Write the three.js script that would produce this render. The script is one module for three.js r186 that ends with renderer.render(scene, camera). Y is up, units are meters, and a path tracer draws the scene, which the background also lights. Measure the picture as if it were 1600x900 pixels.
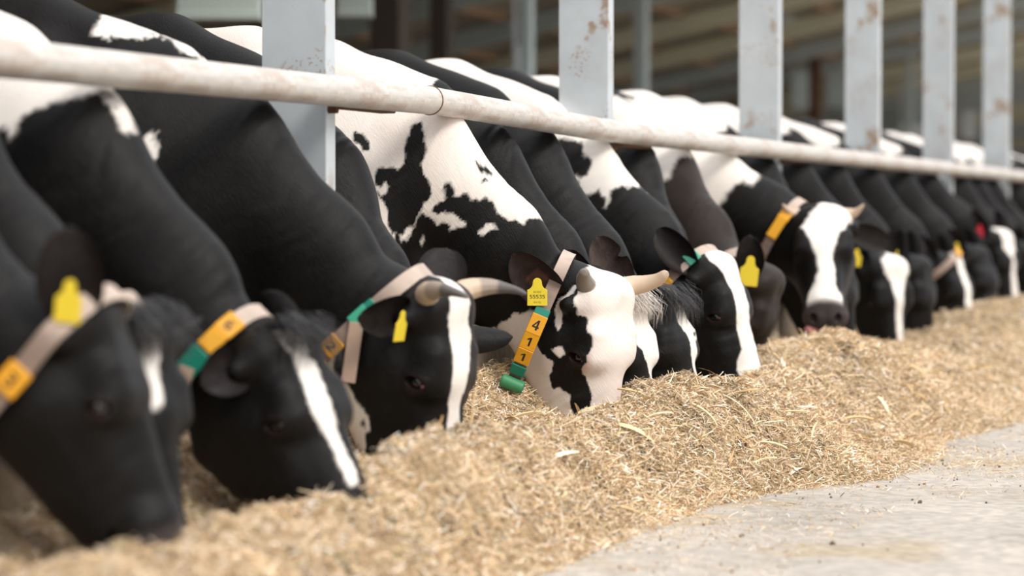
import * as THREE from 'three';
import { mergeGeometries } from 'three/addons/utils/BufferGeometryUtils.js';
import { RoundedBoxGeometry } from 'three/addons/geometries/RoundedBoxGeometry.js';

// ---------------------------------------------------------------- camera, sky, sun, exposure
const scene = new THREE.Scene();
const camera = new THREE.PerspectiveCamera(13.506, 16 / 9, 0.1, 400);
camera.position.set(0, 0.8, 0);
camera.rotation.order = 'YXZ';
camera.rotation.set(-Math.atan(112 / 3800), Math.atan(1390 / 3800), 0);
camera.focus = 7.25;
camera.userData.fStop = 1.75;
camera.updateMatrixWorld();

const renderer = new THREE.WebGLRenderer({ antialias: true });
renderer.toneMapping = THREE.LinearToneMapping;
renderer.toneMappingExposure = 1.22;
renderer.shadowMap.enabled = true;
renderer.shadowMap.type = THREE.PCFSoftShadowMap;

// an overcast sky: bright at the zenith, a third of that at the horizon, soft cloud
{
  const W = 256, H = 128, d = new Float32Array(W * H * 4);
  for (let j = 0; j < H; j++) for (let i = 0; i < W; i++) {
    const el = ((j + 0.5) / H - 0.5) * Math.PI, s = Math.sin(el), az = (i / W) * Math.PI * 2;
    const cl = 1 + 0.06 * Math.sin(az * 3 + s * 5) * Math.cos(s * 9 + az * 2);
    let L = s > 0 ? (1 + 2 * s) / 3 * cl : 0.33;
    const k = (j * W + i) * 4;
    d[k] = L * 1.0; d[k + 1] = L * 1.0; d[k + 2] = L * 1.03; d[k + 3] = 1;
  }
  const t = new THREE.DataTexture(d, W, H, THREE.RGBAFormat, THREE.FloatType);
  t.mapping = THREE.EquirectangularReflectionMapping;
  t.magFilter = t.minFilter = THREE.LinearFilter;
  t.needsUpdate = true;
  scene.background = t; scene.environment = t;
  scene.backgroundIntensity = scene.environmentIntensity = 1.75;
}
const sun = new THREE.DirectionalLight(new THREE.Color(1, 0.93, 0.84), 1.7);
sun.position.set(7, 10.5, -3); sun.target.position.set(-3, 0, -8);
sun.castShadow = true; sun.shadow.radius = 34; sun.shadow.mapSize.set(2048, 2048);
Object.assign(sun.shadow.camera, { left: -22, right: 22, top: 22, bottom: -22, near: 0.5, far: 60 });
scene.add(sun, sun.target);

// ---------------------------------------------------------------- helpers
let seed = 7;
const rnd = () => { seed = (seed * 1664525 + 1013904223) >>> 0; return seed / 4294967296; };
const rr = (a, b) => a + (b - a) * rnd();
const clamp = (x, a, b) => x < a ? a : x > b ? b : x;
const mix = (a, b, t) => a + (b - a) * t;
const sst = (a, b, x) => { const t = clamp((x - a) / (b - a), 0, 1); return t * t * (3 - 2 * t); };
const hash3 = (x, y, z) => { let h = Math.imul(x, 374761393) ^ Math.imul(y, 668265263) ^ Math.imul(z, 2147483647 ^ 1274126177); h = Math.imul(h ^ (h >>> 13), 1274126177); return ((h ^ (h >>> 16)) >>> 0) / 4294967296; };
function vnoise(x, y, z) {                                            // value noise, -1..1
  const i = Math.floor(x), j = Math.floor(y), k = Math.floor(z);
  let u = x - i, v = y - j, w = z - k; u = u * u * (3 - 2 * u); v = v * v * (3 - 2 * v); w = w * w * (3 - 2 * w);
  const l = (a, b, t) => a + (b - a) * t;
  return 2 * l(l(l(hash3(i, j, k), hash3(i + 1, j, k), u), l(hash3(i, j + 1, k), hash3(i + 1, j + 1, k), u), v),
    l(l(hash3(i, j, k + 1), hash3(i + 1, j, k + 1), u), l(hash3(i, j + 1, k + 1), hash3(i + 1, j + 1, k + 1), u), v), w) - 1;
}
const fbm = (x, y, z, n = 3) => { let s = 0, a = 0.5; for (let i = 0; i < n; i++) { s += a * vnoise(x, y, z); a *= 0.5; x = x * 2.03 + 7.1; y = y * 2.03 + 3.7; z = z * 2.03 + 1.9; } return s; };
const used = {};
function numbered(name) { const n = used[name] = (used[name] ?? -1) + 1; return n ? name + '_' + String(n).padStart(3, '0') : name; }
function mesh(name, geo, mat, parent) {
  const m = new THREE.Mesh(geo, mat); m.castShadow = m.receiveShadow = true;
  m.name = parent ? name : numbered(name); (parent || scene).add(m); return m;
}
function tag(o, label, category, group) { o.userData.label = label; o.userData.category = category; if (group) o.userData.group = group; return o; }
function thing(name, label, category, pos, group) { const o = new THREE.Group(); o.name = numbered(name); o.position.set(...pos); scene.add(o); return tag(o, label, category, group); }
function struct(name, geo, mat) { const m = mesh(name, geo, mat); m.userData.kind = 'structure'; return m; }
const V = (x, y, z) => new THREE.Vector3(x, y, z);
function box(w, h, d, x = 0, y = 0, z = 0) { return new THREE.BoxGeometry(w, h, d).translate(x, y, z); }
function rbox(w, h, d, r, x = 0, y = 0, z = 0, seg = 2) { return new RoundedBoxGeometry(w, h, d, seg, r).translate(x, y, z); }
function tube(pts, r, seg = 24, rad = 12) { return new THREE.TubeGeometry(new THREE.CatmullRomCurve3(pts.map(p => V(...p))), seg, r, rad, false); }
function bar(a, b, w, h) {                                            // a rectangular bar between two points
  const A = V(...a), B = V(...b), g = rbox(w, h, A.distanceTo(B), Math.min(w, h) * 0.12, 0, 0, 0, 1), o = new THREE.Object3D();
  o.position.copy(A).lerp(B, 0.5); o.lookAt(B); o.updateMatrix(); return g.applyMatrix4(o.matrix);
}
function canvasTex(w, h, draw, rep) {
  const c = document.createElement('canvas'); c.width = w; c.height = h; draw(c.getContext('2d'), w, h);
  const t = new THREE.CanvasTexture(c); t.colorSpace = THREE.SRGBColorSpace; if (rep) { t.wrapS = t.wrapT = THREE.RepeatWrapping; t.repeat.set(rep, rep); } return t;
}
function dataTex(n, f, srgb, rep) {                                   // f(i, j) -> [r, g, b] 0..1
  const d = new Uint8Array(n * n * 4);
  for (let j = 0; j < n; j++) for (let i = 0; i < n; i++) { const c = f(i / n, j / n), k = (j * n + i) * 4; for (let q = 0; q < 3; q++) d[k + q] = clamp(c[q], 0, 1) * 255; d[k + 3] = 255; }
  const t = new THREE.DataTexture(d, n, n); t.wrapS = t.wrapT = THREE.RepeatWrapping; t.magFilter = THREE.LinearFilter; t.minFilter = THREE.LinearMipmapLinearFilter; t.generateMipmaps = true;
  if (srgb) t.colorSpace = THREE.SRGBColorSpace; if (rep) t.repeat.set(rep, rep); t.needsUpdate = true; return t;
}
const tnoise = (u, v, n, z) => {                                      // noise that tiles n times n cells
  const x = u * n, y = v * n, i = Math.floor(x), j = Math.floor(y); let a = x - i, b = y - j; a = a * a * (3 - 2 * a); b = b * b * (3 - 2 * b);
  const H = (p, q) => hash3(((p % n) + n) % n, ((q % n) + n) % n, z);
  return 2 * mix(mix(H(i, j), H(i + 1, j), a), mix(H(i, j + 1), H(i + 1, j + 1), a), b) - 1;
};
const tfbm = (u, v, n, z, o = 4) => { let s = 0, a = 0.5; for (let k = 0; k < o; k++) { s += a * tnoise(u, v, n << k, z + k); a *= 0.5; } return s; };
// ---------------------------------------------------------------- cows
// A cow stands with its withers near its own origin, faces +x, its right side towards +z. The body is one distance field, meshed in three zones of one geometry.
const smin = (a, b, k) => { const h = Math.max(k - Math.abs(a - b), 0) / k; return Math.min(a, b) - h * h * k * 0.25; };
const cone = (x, y, z, P) => {                                        // P = [ax ay az r1 bx by bz r2 zscale]
  const s = P[8], X = x - P[0], Y = y - P[1], Z = (z - P[2]) / s, bx = P[4] - P[0], by = P[5] - P[1], bz = (P[6] - P[2]) / s;
  const L = bx * bx + by * by + bz * bz, t = L > 0 ? clamp((X * bx + Y * by + Z * bz) / L, 0, 1) : 0;
  const dx = X - t * bx, dy = Y - t * by, dz = Z - t * bz;
  return (Math.sqrt(dx * dx + dy * dy + dz * dz) - (P[3] + (P[7] - P[3]) * t)) * Math.min(1, s);
};
const ell = (x, y, z, rx, ry, rz) => { const a = x / rx, b = y / ry, c = z / rz, k0 = Math.sqrt(a * a + b * b + c * c), k1 = Math.sqrt(a * a / (rx * rx) + b * b / (ry * ry) + c * c / (rz * rz)); return k1 > 0 ? k0 * (k0 - 1) / k1 : -Math.min(rx, ry, rz); };
const HC = [
  [0.02, -0.085, 0, 0.07, 0.17, -0.085, 0, 0.086, 1.16],
  [0.17, -0.08, 0, 0.078, 0.43, -0.062, 0, 0.05, 1.0],
  [0.15, -0.165, 0.038, 0.098, 0.40, -0.12, 0.018, 0.058, 0.84],
  [0.14, -0.255, 0.055, 0.05, 0.43, -0.155, 0.018, 0.042, 0.9],
  [0.02, -0.16, 0, 0.09, 0.15, -0.17, 0, 0.09, 0.95],
  [0.44, -0.07, 0.012, 0.058, 0.475, -0.085, 0.02, 0.056, 1.12],
  [0.455, -0.148, 0, 0.036, 0.48, -0.145, 0, 0.034, 1.3],
  [0.125, -0.034, 0.076, 0.026, 0.185, -0.04, 0.078, 0.024, 1],
  [0.205, -0.095, 0.07, 0.026, 0.30, -0.10, 0.052, 0.02, 1],
  [0.0, -0.05, 0, 0.045, 0.02, -0.055, 0.05, 0.04, 1],
  [0.03, -0.07, 0.075, 0.036, 0.04, -0.095, 0.11, 0.026, 1],
  [0.163, -0.052, 0.098, 0.007, 0.215, -0.052, 0.09, 0.004, 1],
];
const LID = [-0.024, -0.012, 0.018, 0.004, 0.018, -0.0165, 0.0235, 0.0035, 1], LID2 = [-0.03, -0.026, 0.010, 0.004, 0.016, -0.03, 0.0155, 0.003, 1];
const FH = [0.015, -0.062, 0.04, 0.05, 0.18, -0.058, 0.052, 0.045, 1];
function headField(a, b, c0, H) {
  const c = Math.abs(c0);
  let d = cone(a, b, c, HC[0]);
  d = smin(d, cone(a, b, c, HC[1]), 0.03);
  d = smin(d, cone(a, b, c, HC[2]), 0.04);
  d = smin(d, cone(a, b, c, HC[3]), 0.035);
  d = smin(d, cone(a, b, c, HC[4]), 0.05);
  d = smin(d, cone(a, b, c, HC[5]), 0.03);
  d = smin(d, cone(a, b, c, HC[6]), 0.02);
  d = smin(d, cone(a, b, c, HC[7]), 0.035);   // brow
  d = smin(d, cone(a, b, c, HC[8]), 0.03);     // cheekbone
  d = smin(d, cone(a, b, c, HC[9]), 0.03);           // poll
  d = smin(d, cone(a, b, c, FH), 0.03);                               // broad flat forehead
  d = smin(d, cone(a, b, c, HC[10]), 0.03);     // ear and horn root
  // eye: a lid mound with a slit carved for the ball
  const ea = a - 0.188, eb = b + 0.066, ec = c - 0.084, e1 = 0.42 * ea + 0.9 * eb, e2 = 0.9 * ea - 0.42 * eb;
  d = smin(d, ell(e1, e2, ec, 0.034, 0.034, 0.026), 0.018);
  d = Math.max(d, -ell(e1, e2, ec - 0.022, 0.0225, 0.0135 - 0.18 * Math.max(0, e1), 0.022));
  d = smin(d, cone(e1, e2, ec, LID), 0.008);                          // upper lid fold
  d = smin(d, cone(e1, e2, ec, LID2), 0.01);
  // nostril and mouth line
  d = -smin(-d, ell(a - 0.502, b + 0.058, c - 0.042, 0.022, 0.016, 0.012), 0.012);
  d = -smin(-d, ell(a - 0.475, b + 0.124, c, 0.06, 0.006, 0.11), 0.01);
  return d;
}
function makeField(K) {                                               // K: the cow's numbers
  const zN = K.zn, prim = [                                           // [cone, blend, mirrored]
    [[-0.30, 0.94, 0, 0.355, -1.05, 0.90, 0, 0.40, 0.54], 0.05, 0],
    [[-0.1, 1.245, 0, 0.09, -1.5, 1.265, 0, 0.085, 1.1], 0.12, 0],
    [[0.34, 1.16 + 0.7 * (K.crest ?? 0), zN * 0.3, 0.075, 0.0, 1.275, 0, 0.085, 0.8], 0.08, 0],
    [[0.0, 1.275, 0, 0.085, -0.4, 1.285, 0, 0.07, 0.8], 0.06, 0],
    [[0.28, 0.80, 0, 0.22, -0.35, 0.85, 0, 0.33, 0.68], 0.10, 0],
    [[0.36, 0.70, 0, 0.12, 0.2, 0.56, 0, 0.12, 0.8], 0.08, 0],
    [[0.02, 1.19, 0.09, 0.06, 0.26, 0.84, 0.15, 0.08, 1], 0.06, 1],
    [[0.24, 0.84, 0.15, 0.10, 0.08, 0.66, 0.16, 0.095, 1], 0.06, 1],
    [[0.10, 0.64, 0.16, 0.085, 0.09, 0.36, 0.15, 0.05, 1], 0.06, 1],
    [[0.09, 0.38, 0.15, 0.052, 0.09, 0.1, 0.15, 0.034, 1], 0.03, 1],
    [[0.10, 0.07, 0.15, 0.04, 0.13, 0.045, 0.15, 0.05, 1], 0.03, 1],
    [[-1.34, 1.2, 0.155, 0.08, -1.42, 1.15, 0.155, 0.085, 1], 0.09, 1],
    [[-1.35, 1.06, 0, 0.28, -1.75, 1.06, 0, 0.21, 0.85], 0.10, 0],
    [[-1.6, 0.92, 0.11, 0.18, -1.48, 0.66, 0.14, 0.10, 0.7], 0.08, 1],
    [[-1.48, 0.66, 0.14, 0.09, -1.82, 0.48, 0.14, 0.05, 1], 0.06, 1],
    [[-1.82, 0.48, 0.14, 0.05, -1.76, 0.1, 0.14, 0.036, 1], 0.03, 1],
    [[-1.75, 0.07, 0.14, 0.04, -1.72, 0.045, 0.14, 0.05, 1], 0.03, 1],
    [[-1.92, 1.2, 0, 0.04, -2.0, 0.5, 0, 0.018, 1], 0.05, 0],
    [[-2.0, 0.5, 0, 0.02, -2.0, 0.34, 0, 0.045, 1], 0.03, 0],
    [[-1.3, 0.62, 0, 0.16, -1.55, 0.62, 0, 0.15, 0.9], 0.08, 0],
  ];
  // neck: from the shoulders to behind the poll, deep and thin
  const P = K.poll, A = K.A, B = K.B, C = K.C;
  const hs = K.hs ?? 1.08, hl = 0.9, at = (a0, b, c) => { const a = a0 * hl; return [P[0] + hs * (a * A[0] + b * B[0] + c * C[0]), P[1] + hs * (a * A[1] + b * B[1] + c * C[1]), P[2] + hs * (a * A[2] + b * B[2] + c * C[2])]; };
  const n3 = at(0.125, -0.175, 0), n1 = [0.44 + 0.4 * (K.crest ?? 0), 0.925 + (K.crest ?? 0), zN * 0.8], n0 = [0.16, 1.0, 0];
  const n2 = [mix(n1[0], n3[0], 0.55) + 0.01, mix(n1[1], n3[1], 0.55) + 0.015, mix(zN, n3[2], 0.5)];
  const n25 = [mix(n2[0], n3[0], 0.6), mix(n2[1], n3[1], 0.6), mix(n2[2], n3[2], 0.6)];
  const F = K.fat ?? 1;
  prim.push([[...n0, 0.245, ...n1, 0.212, 0.66], 0.10, 0], [[...n1, 0.210, ...n2, 0.16 * F, 0.58 * F], 0.05, 0], [[...n2, 0.16 * F, ...n25, 0.13, 0.66], 0.04, 0], [[...n25, 0.13, ...n3, 0.105, 0.78], 0.04, 0]);
  prim.push([[0.38, 0.62, 0, 0.07, n2[0] - 0.06, n2[1] - 0.17, n2[2], 0.04, 0.5], 0.08, 0]);  // dewlap
  const Rs = prim.map(q => q[0]), Ks = prim.map(q => q[1]), Ms = prim.map(q => q[2]), n = prim.length, all = Rs.map((_, i) => i);
  let act = all, headOn = true;
  const raw = (x, y, z) => {
    const az = Math.abs(z); let d = 9;
    for (let m = 0; m < act.length; m++) { const i = act[m], e = cone(x, y, Ms[i] ? az : z, Rs[i]); d = d === 9 ? e : smin(d, e, Ks[i]); }
    if (headOn) { const rx = (x - P[0]) / hs, ry = (y - P[1]) / hs, rz = (z - P[2]) / hs; const e = hs * hl * headField((rx * A[0] + ry * A[1] + rz * A[2]) / hl, rx * B[0] + ry * B[1] + rz * B[2], rx * C[0] + ry * C[1] + rz * C[2]); d = d === 9 ? e : smin(d, e, 0.045); }
    return d;
  };
  const hc = at(0.24, -0.1, 0);
  const f = (x, y, z) => {
    let d = raw(x, y, z);
    if (Math.abs(d) < 0.03 && x > -0.5) {                             // skin folds across the neck and soft unevenness
      const s = x * 0.75 - y * 0.66;
      d += 0.0035 * vnoise(x * 9 + K.id, y * 9, z * 9) + 0.0016 * vnoise(s * 46 + 3 * vnoise(x * 6, y * 6, z * 6), (x + y) * 9, K.id + z * 7) * sst(0.1, 0.5, x);
    }
    return d;
  };
  f.cull = (x, y, z, R) => {                                          // only the pieces that matter within R of a point
    if (R === undefined) { act = all; headOn = true; return 0; }
    act = all; const hd = Math.hypot(x - hc[0], y - hc[1], z - hc[2]) - 0.36 * hs; headOn = hd < R * 2.2 + 0.1;
    const d = raw(x, y, z); if (Math.abs(d) > R) return d;
    const az = Math.abs(z), ds = all.map(i => cone(x, y, Ms[i] ? az : z, Rs[i]));
    act = all.filter(i => ds[i] < d + 2.2 * R + Ks[i] + 0.05); return d;
  };
  f.raw = raw; f.at = at; f.neck = [n0, n1, n2, n25, n3];
  f.head = (x, y, z) => { const rx = (x - P[0]) / hs, ry = (y - P[1]) / hs, rz = (z - P[2]) / hs; return [(rx * A[0] + ry * A[1] + rz * A[2]) / hl, rx * B[0] + ry * B[1] + rz * B[2], rx * C[0] + ry * C[1] + rz * C[2]]; };
  return f;
}
function grad(f, x, y, z, e) {
  const a = f(x + e, y - e, z - e), b = f(x - e, y - e, z + e), c = f(x - e, y + e, z - e), d = f(x + e, y + e, z + e);
  let gx = a - b - c + d, gy = -a - b + c + d, gz = -a + b - c + d; const l = Math.hypot(gx, gy, gz) || 1; return [gx / l, gy / l, gz / l, (a + b + c + d) / 4];
}
function surfaceNets(f, lo, hi, h, keep, out) {                       // appends to out.{pos,nor,idx}
  const N = [0, 1, 2].map(i => Math.ceil((hi[i] - lo[i]) / h / 8) * 8), nx = N[0], ny = N[1], nz = N[2];
  const key = (i, j, k) => (k * (ny + 1) + j) * (nx + 1) + i, verts = new Map(), quads = [];
  const R = 8 * h * 0.87 * 1.35 + 0.01, val = new Float32Array(729);
  const settle = (x, y, z) => {                                       // onto the surface, with its slope as the normal
    const q = grad(f.raw, x, y, z, 0.0015), st = clamp(q[3], -h, h) * 0.9; x -= q[0] * st; y -= q[1] * st; z -= q[2] * st;
    const g = grad(x > -0.5 ? f : f.raw, x, y, z, 0.0022), s2 = clamp(g[3], -h, h) * 0.9; out.pos.push(x - g[0] * s2, y - g[1] * s2, z - g[2] * s2); out.nor.push(g[0], g[1], g[2]); return out.pos.length / 3 - 1;
  };
  for (let bk = 0; bk < nz; bk += 8) for (let bj = 0; bj < ny; bj += 8) for (let bi = 0; bi < nx; bi += 8) {
    const cx = lo[0] + (bi + 4) * h, cy = lo[1] + (bj + 4) * h, cz = lo[2] + (bk + 4) * h;
    if (keep(cx, cy, cz) < -R || Math.abs(f.cull(cx, cy, cz, R)) > R) continue;
    for (let k = 0, q = 0; k < 9; k++) for (let j = 0; j < 9; j++) for (let i = 0; i < 9; i++, q++) val[q] = f.raw(lo[0] + (bi + i) * h, lo[1] + (bj + j) * h, lo[2] + (bk + k) * h);
    for (let k = 0; k < 8; k++) for (let j = 0; j < 8; j++) for (let i = 0; i < 8; i++) {
      const o = k * 81 + j * 9 + i; let m = 0, s = 0, px = 0, py = 0, pz = 0;
      for (let q = 0; q < 8; q++) if (val[o + (q & 1) + (q >> 1 & 1) * 9 + (q >> 2) * 81] < 0) m |= 1 << q;
      if (m === 0 || m === 255) continue;
      for (let q = 0; q < 8; q++) for (let ax = 0; ax < 3; ax++) {
        if (q >> ax & 1) continue; const r = q | 1 << ax; if ((m >> q & 1) === (m >> r & 1)) continue;
        const va = val[o + (q & 1) + (q >> 1 & 1) * 9 + (q >> 2) * 81], vb = val[o + (r & 1) + (r >> 1 & 1) * 9 + (r >> 2) * 81], t = va / (va - vb);
        px += (q & 1) + (ax === 0 ? t : 0); py += (q >> 1 & 1) + (ax === 1 ? t : 0); pz += (q >> 2) + (ax === 2 ? t : 0); s++;
      }
      const gi = bi + i, gj = bj + j, gk = bk + k, x = lo[0] + (gi + px / s) * h, y = lo[1] + (gj + py / s) * h, z = lo[2] + (gk + pz / s) * h;
      if (keep(x, y, z) < -1.6 * h) continue;
      verts.set(key(gi, gj, gk), settle(x, y, z));
      const s0 = m & 1;
      if (s0 !== (m >> 1 & 1)) quads.push([gi, gj, gk, 0, s0]);
      if (s0 !== (m >> 2 & 1)) quads.push([gi, gj, gk, 1, s0]);
      if (s0 !== (m >> 4 & 1)) quads.push([gi, gj, gk, 2, s0]);
    }
  }
  f.cull();
  for (const [i, j, k, ax, s] of quads) {
    const w = ax === 0 ? [[0, 0], [1, 0], [1, 1], [0, 1]].map(([p, q]) => verts.get(key(i, j - p, k - q))) : ax === 1 ? [[0, 0], [0, 1], [1, 1], [1, 0]].map(([p, q]) => verts.get(key(i - p, j, k - q))) : [[0, 0], [1, 0], [1, 1], [0, 1]].map(([p, q]) => verts.get(key(i - p, j - q, k)));
    if (w.some(v => v === undefined)) continue;
    const [a, b, c, d] = w; s ? out.idx.push(a, b, c, a, c, d) : out.idx.push(a, c, b, a, d, c);
  }
}
// an ear: a cupped leaf with thickness, appended to the body's own arrays
function addEar(out, f, E, side) {                                    // E: base [a b c], axis and face vectors in head axes, len, width
  const head = v => f.at(...v).map((q, i) => q - f.at(0, 0, 0)[i]);
  const sgn = v => [v[0], v[1], v[2] * side], o = V(...f.at(...sgn(E.base))), T = V(...head(sgn(E.axis))).normalize(), Nf = V(...head(sgn(E.face)));
  Nf.addScaledVector(T, -Nf.dot(T)).normalize(); const S = V().crossVectors(T, Nf), nl = 22, nr = 24, base = out.pos.length / 3, ring = [];
  for (let i = 0; i <= nl; i++) {
    const t = i / nl, w = E.width / 2 * (t < 0.45 ? mix(0.42, 1, Math.sin(t / 0.45 * Math.PI / 2)) : Math.sqrt(Math.max(0.004, 1 - ((t - 0.45) / 0.55) ** 2.3)));
    const cup = (E.cup ?? 0.7) * (1 - 0.55 * t), bend = (E.bend ?? 0.15) * t * t * E.len, notch = E.notch && t > 0.45 && t < 0.62 ? 0.5 + 0.5 * Math.cos((t - 0.535) / 0.085 * Math.PI) : 0;
    for (let j = 0; j < nr; j++) {
      const inner = j >= nr / 2, q = inner ? 1 - (j - nr / 2 + 0.5) / (nr / 2) * 1 : (j + 0.5) / (nr / 2), ph = (q - 0.5) * 2;                // -1..1 across
      const ang = ph * (0.6 + cup * 0.9), rad = w / Math.max(0.35, Math.sin(Math.min(1.5, 0.6 + cup * 0.9))), th = inner ? 0.0045 * (1 - Math.abs(ph)) + 0.0008 : 0;
      let x = Math.sin(ang) * rad, y = (1 - Math.cos(ang)) * rad + th * 1.6 + bend * -1;
      if (notch && ph > 0) x *= 1 - 0.45 * notch;
      const p = o.clone().addScaledVector(T, t * E.len).addScaledVector(S, x).addScaledVector(Nf, y - 0.02);
      out.pos.push(p.x, p.y, p.z); out.earT.push(inner ? 1 + t : -1 - t, ph); ring.push(p);
    }
  }
  const tri = (a, b, c) => out.idx.push(base + a, base + b, base + c), nor = ring.map(() => V());
  const face = (a, b, c) => { tri(a, b, c); const n = V().crossVectors(ring[b].clone().sub(ring[a]), ring[c].clone().sub(ring[a])); nor[a].add(n); nor[b].add(n); nor[c].add(n); };
  for (let i = 0; i < nl; i++) for (let j = 0; j < nr; j++) { const a = i * nr + j, b = i * nr + (j + 1) % nr, c = a + nr, d = b + nr; face(a, b, c); face(b, d, c); }
  for (let j = 1; j < nr - 1; j++) face(nl * nr, nl * nr + j, nl * nr + j + 1);
  for (const n of nor) { n.normalize(); out.nor.push(n.x, n.y, n.z); }
  return { at: (t, y, s = 0) => o.clone().addScaledVector(T, t * E.len).addScaledVector(Nf, y).addScaledVector(S, s), T, Nf, S };
}
const inPoly = (P, x, y) => { let c = false; for (let i = 0, j = P.length - 1; i < P.length; j = i++) { const a = P[i], b = P[j]; if ((a[1] > y) !== (b[1] > y) && x < (b[0] - a[0]) * (y - a[1]) / (b[1] - a[1]) + a[0]) c = !c; } return c; };
const hairTex = dataTex(512, (u, v) => { const w = 0.03 * tnoise(u, v, 5, 3); let s = 0.5 + 0.32 * tnoise(u + v * 0.35 + w, v * 0.12 * 8 / 8, 96, 5) * 1 + 0.2 * tnoise(u + w, v, 24, 9) + 0.18 * tnoise(u * 1, v, 170, 2); return [s, s, s]; });
const coatMat = new THREE.MeshPhysicalMaterial({ name: 'short hair', vertexColors: true, roughness: 0.46, specularIntensity: 0.36, sheen: 0.04, sheenRoughness: 0.5, sheenColor: new THREE.Color(0.32, 0.33, 0.36), bumpMap: hairTex, bumpScale: 0.0007 });
const hornMat = new THREE.MeshPhysicalMaterial({ name: 'horn', vertexColors: true, roughness: 0.5, clearcoat: 0.15, clearcoatRoughness: 0.5 });
const eyeMat = new THREE.MeshPhysicalMaterial({ name: 'eye', color: new THREE.Color(0.008, 0.006, 0.006), roughness: 0.12, clearcoat: 1, clearcoatRoughness: 0.05 });
const caruncleMat = new THREE.MeshPhysicalMaterial({ name: 'wet pink skin', color: '#c98a86', roughness: 0.35 });
const tuftMat = new THREE.MeshPhysicalMaterial({ name: 'long hair', vertexColors: true, roughness: 0.6, sheen: 0.3, sheenColor: new THREE.Color(0.3, 0.3, 0.32), side: THREE.DoubleSide });
const webTex = dataTex(128, (u, v) => { const r = 0.5 + 0.25 * Math.sin(u * Math.PI * 2 * 16) * Math.sin(v * Math.PI * 2 * 16) + 0.2 * tfbm(u, v, 8, 4); return [r, r, r]; });
const strapMat = new THREE.MeshStandardMaterial({ name: 'soiled webbing', vertexColors: true, roughness: 0.9, bumpMap: webTex, bumpScale: 0.0012 });
const yellowPlastic = new THREE.MeshPhysicalMaterial({ name: 'yellow plastic', color: '#e0a11c', roughness: 0.42 });
const tagYellow = new THREE.MeshPhysicalMaterial({ name: 'yellow tag', color: '#dfc52e', roughness: 0.5, side: THREE.DoubleSide });
const tagRed = new THREE.MeshPhysicalMaterial({ name: 'red tag', color: '#b3122a', roughness: 0.5, side: THREE.DoubleSide });
const greenPlastic = new THREE.MeshPhysicalMaterial({ name: 'green plastic', color: '#12806a', roughness: 0.42 });
const paleGreen = new THREE.MeshPhysicalMaterial({ name: 'pale green plastic', color: '#3fa888', roughness: 0.45 });
const drumGreen = new THREE.MeshPhysicalMaterial({ name: 'green drum', color: '#3d8a5c', roughness: 0.45 });
const grime = (g, w, h, n) => { for (let i = 0; i < n; i++) { g.fillStyle = `rgba(70,45,15,${0.05 + 0.25 * rnd()})`; g.beginPath(); g.ellipse(rnd() * w, rnd() * h, 1 + 3 * rnd(), 0.6 + 1.6 * rnd(), rnd() * 3, 0, 7); g.fill(); } };
const plateMats = {};
function plateMat(text) {
  return plateMats[text] ??= new THREE.MeshPhysicalMaterial({ name: 'printed plate', roughness: 0.42, map: canvasTex(128, 150, (g, w, h) => {
    g.fillStyle = '#dd9c1a'; g.fillRect(0, 0, w, h); grime(g, w, h, 60); g.fillStyle = '#14120f'; g.font = 'bold 104px sans-serif'; g.textAlign = 'center'; g.textBaseline = 'middle'; g.save(); g.translate(w / 2, h / 2 + 4); g.scale(1.02, 1); g.fillText(text, 0, 0); g.restore();
  }) });
}
const tagPrint = new THREE.MeshPhysicalMaterial({ name: 'printed tag', roughness: 0.5, side: THREE.DoubleSide, map: canvasTex(160, 160, (g, w, h) => {
  g.fillStyle = '#e3cb33'; g.fillRect(0, 0, w, h); grime(g, w, h, 40); g.fillStyle = '#57501c'; g.textAlign = 'center'; g.font = '26px sans-serif'; g.fillText('BEWE', w / 2, 52); g.font = 'bold 46px sans-serif'; g.fillText('55535', w / 2, 100); g.font = '24px sans-serif'; g.fillText('BA/BJ', w / 2, 140);
}) });
function taper(pts, radii, colorAt, seg = 20, rad = 14) {             // a tapered tube with vertex colours
  const c = new THREE.CatmullRomCurve3(pts.map(p => V(...p))), g = new THREE.TubeGeometry(c, seg, 1, rad, false), p = g.attributes.position, col = new Float32Array(p.count * 3);
  for (let i = 0; i <= seg; i++) {
    const t = i / seg, o = c.getPointAt(t), x = t * (radii.length - 1), k = Math.min(Math.floor(x), radii.length - 2), r = mix(radii[k], radii[k + 1], x - k) * (1 + 0.02 * Math.sin(t * 60) * (1 - t)) * (t > 0.9 ? Math.sqrt(Math.max(0, 1 - ((t - 0.9) / 0.1) ** 2)) : 1);
    for (let j = 0; j <= rad; j++) { const q = i * (rad + 1) + j; p.setXYZ(q, o.x + (p.getX(q) - o.x) * r, o.y + (p.getY(q) - o.y) * r, o.z + (p.getZ(q) - o.z) * r); const cc = colorAt(t, j / rad); col.set(cc, q * 3); }
  }
  g.setAttribute('color', new THREE.BufferAttribute(col, 3)); g.computeVertexNormals(); return g;
}
function frameFor(yaw, tilt, roll) {                                  // head axes: A down the face, B out of the forehead, C to the right
  const m = new THREE.Matrix4().makeRotationY(-yaw), r = new THREE.Matrix4(), B = V(Math.cos(tilt), Math.sin(tilt), 0), A = V(Math.sin(tilt), -Math.cos(tilt), 0), C = V(0, 0, 1);
  r.makeRotationAxis(B, roll); for (const v of [A, C]) v.applyMatrix4(r);
  return [A, B, C].map(v => v.applyMatrix4(m).toArray());
}
const EAR = { base: [0.035, -0.115, 0.095], axis: [0.1, -0.35, 1], face: [0.55, 0.6, 0.1], len: 0.195, width: 0.115 };
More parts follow.
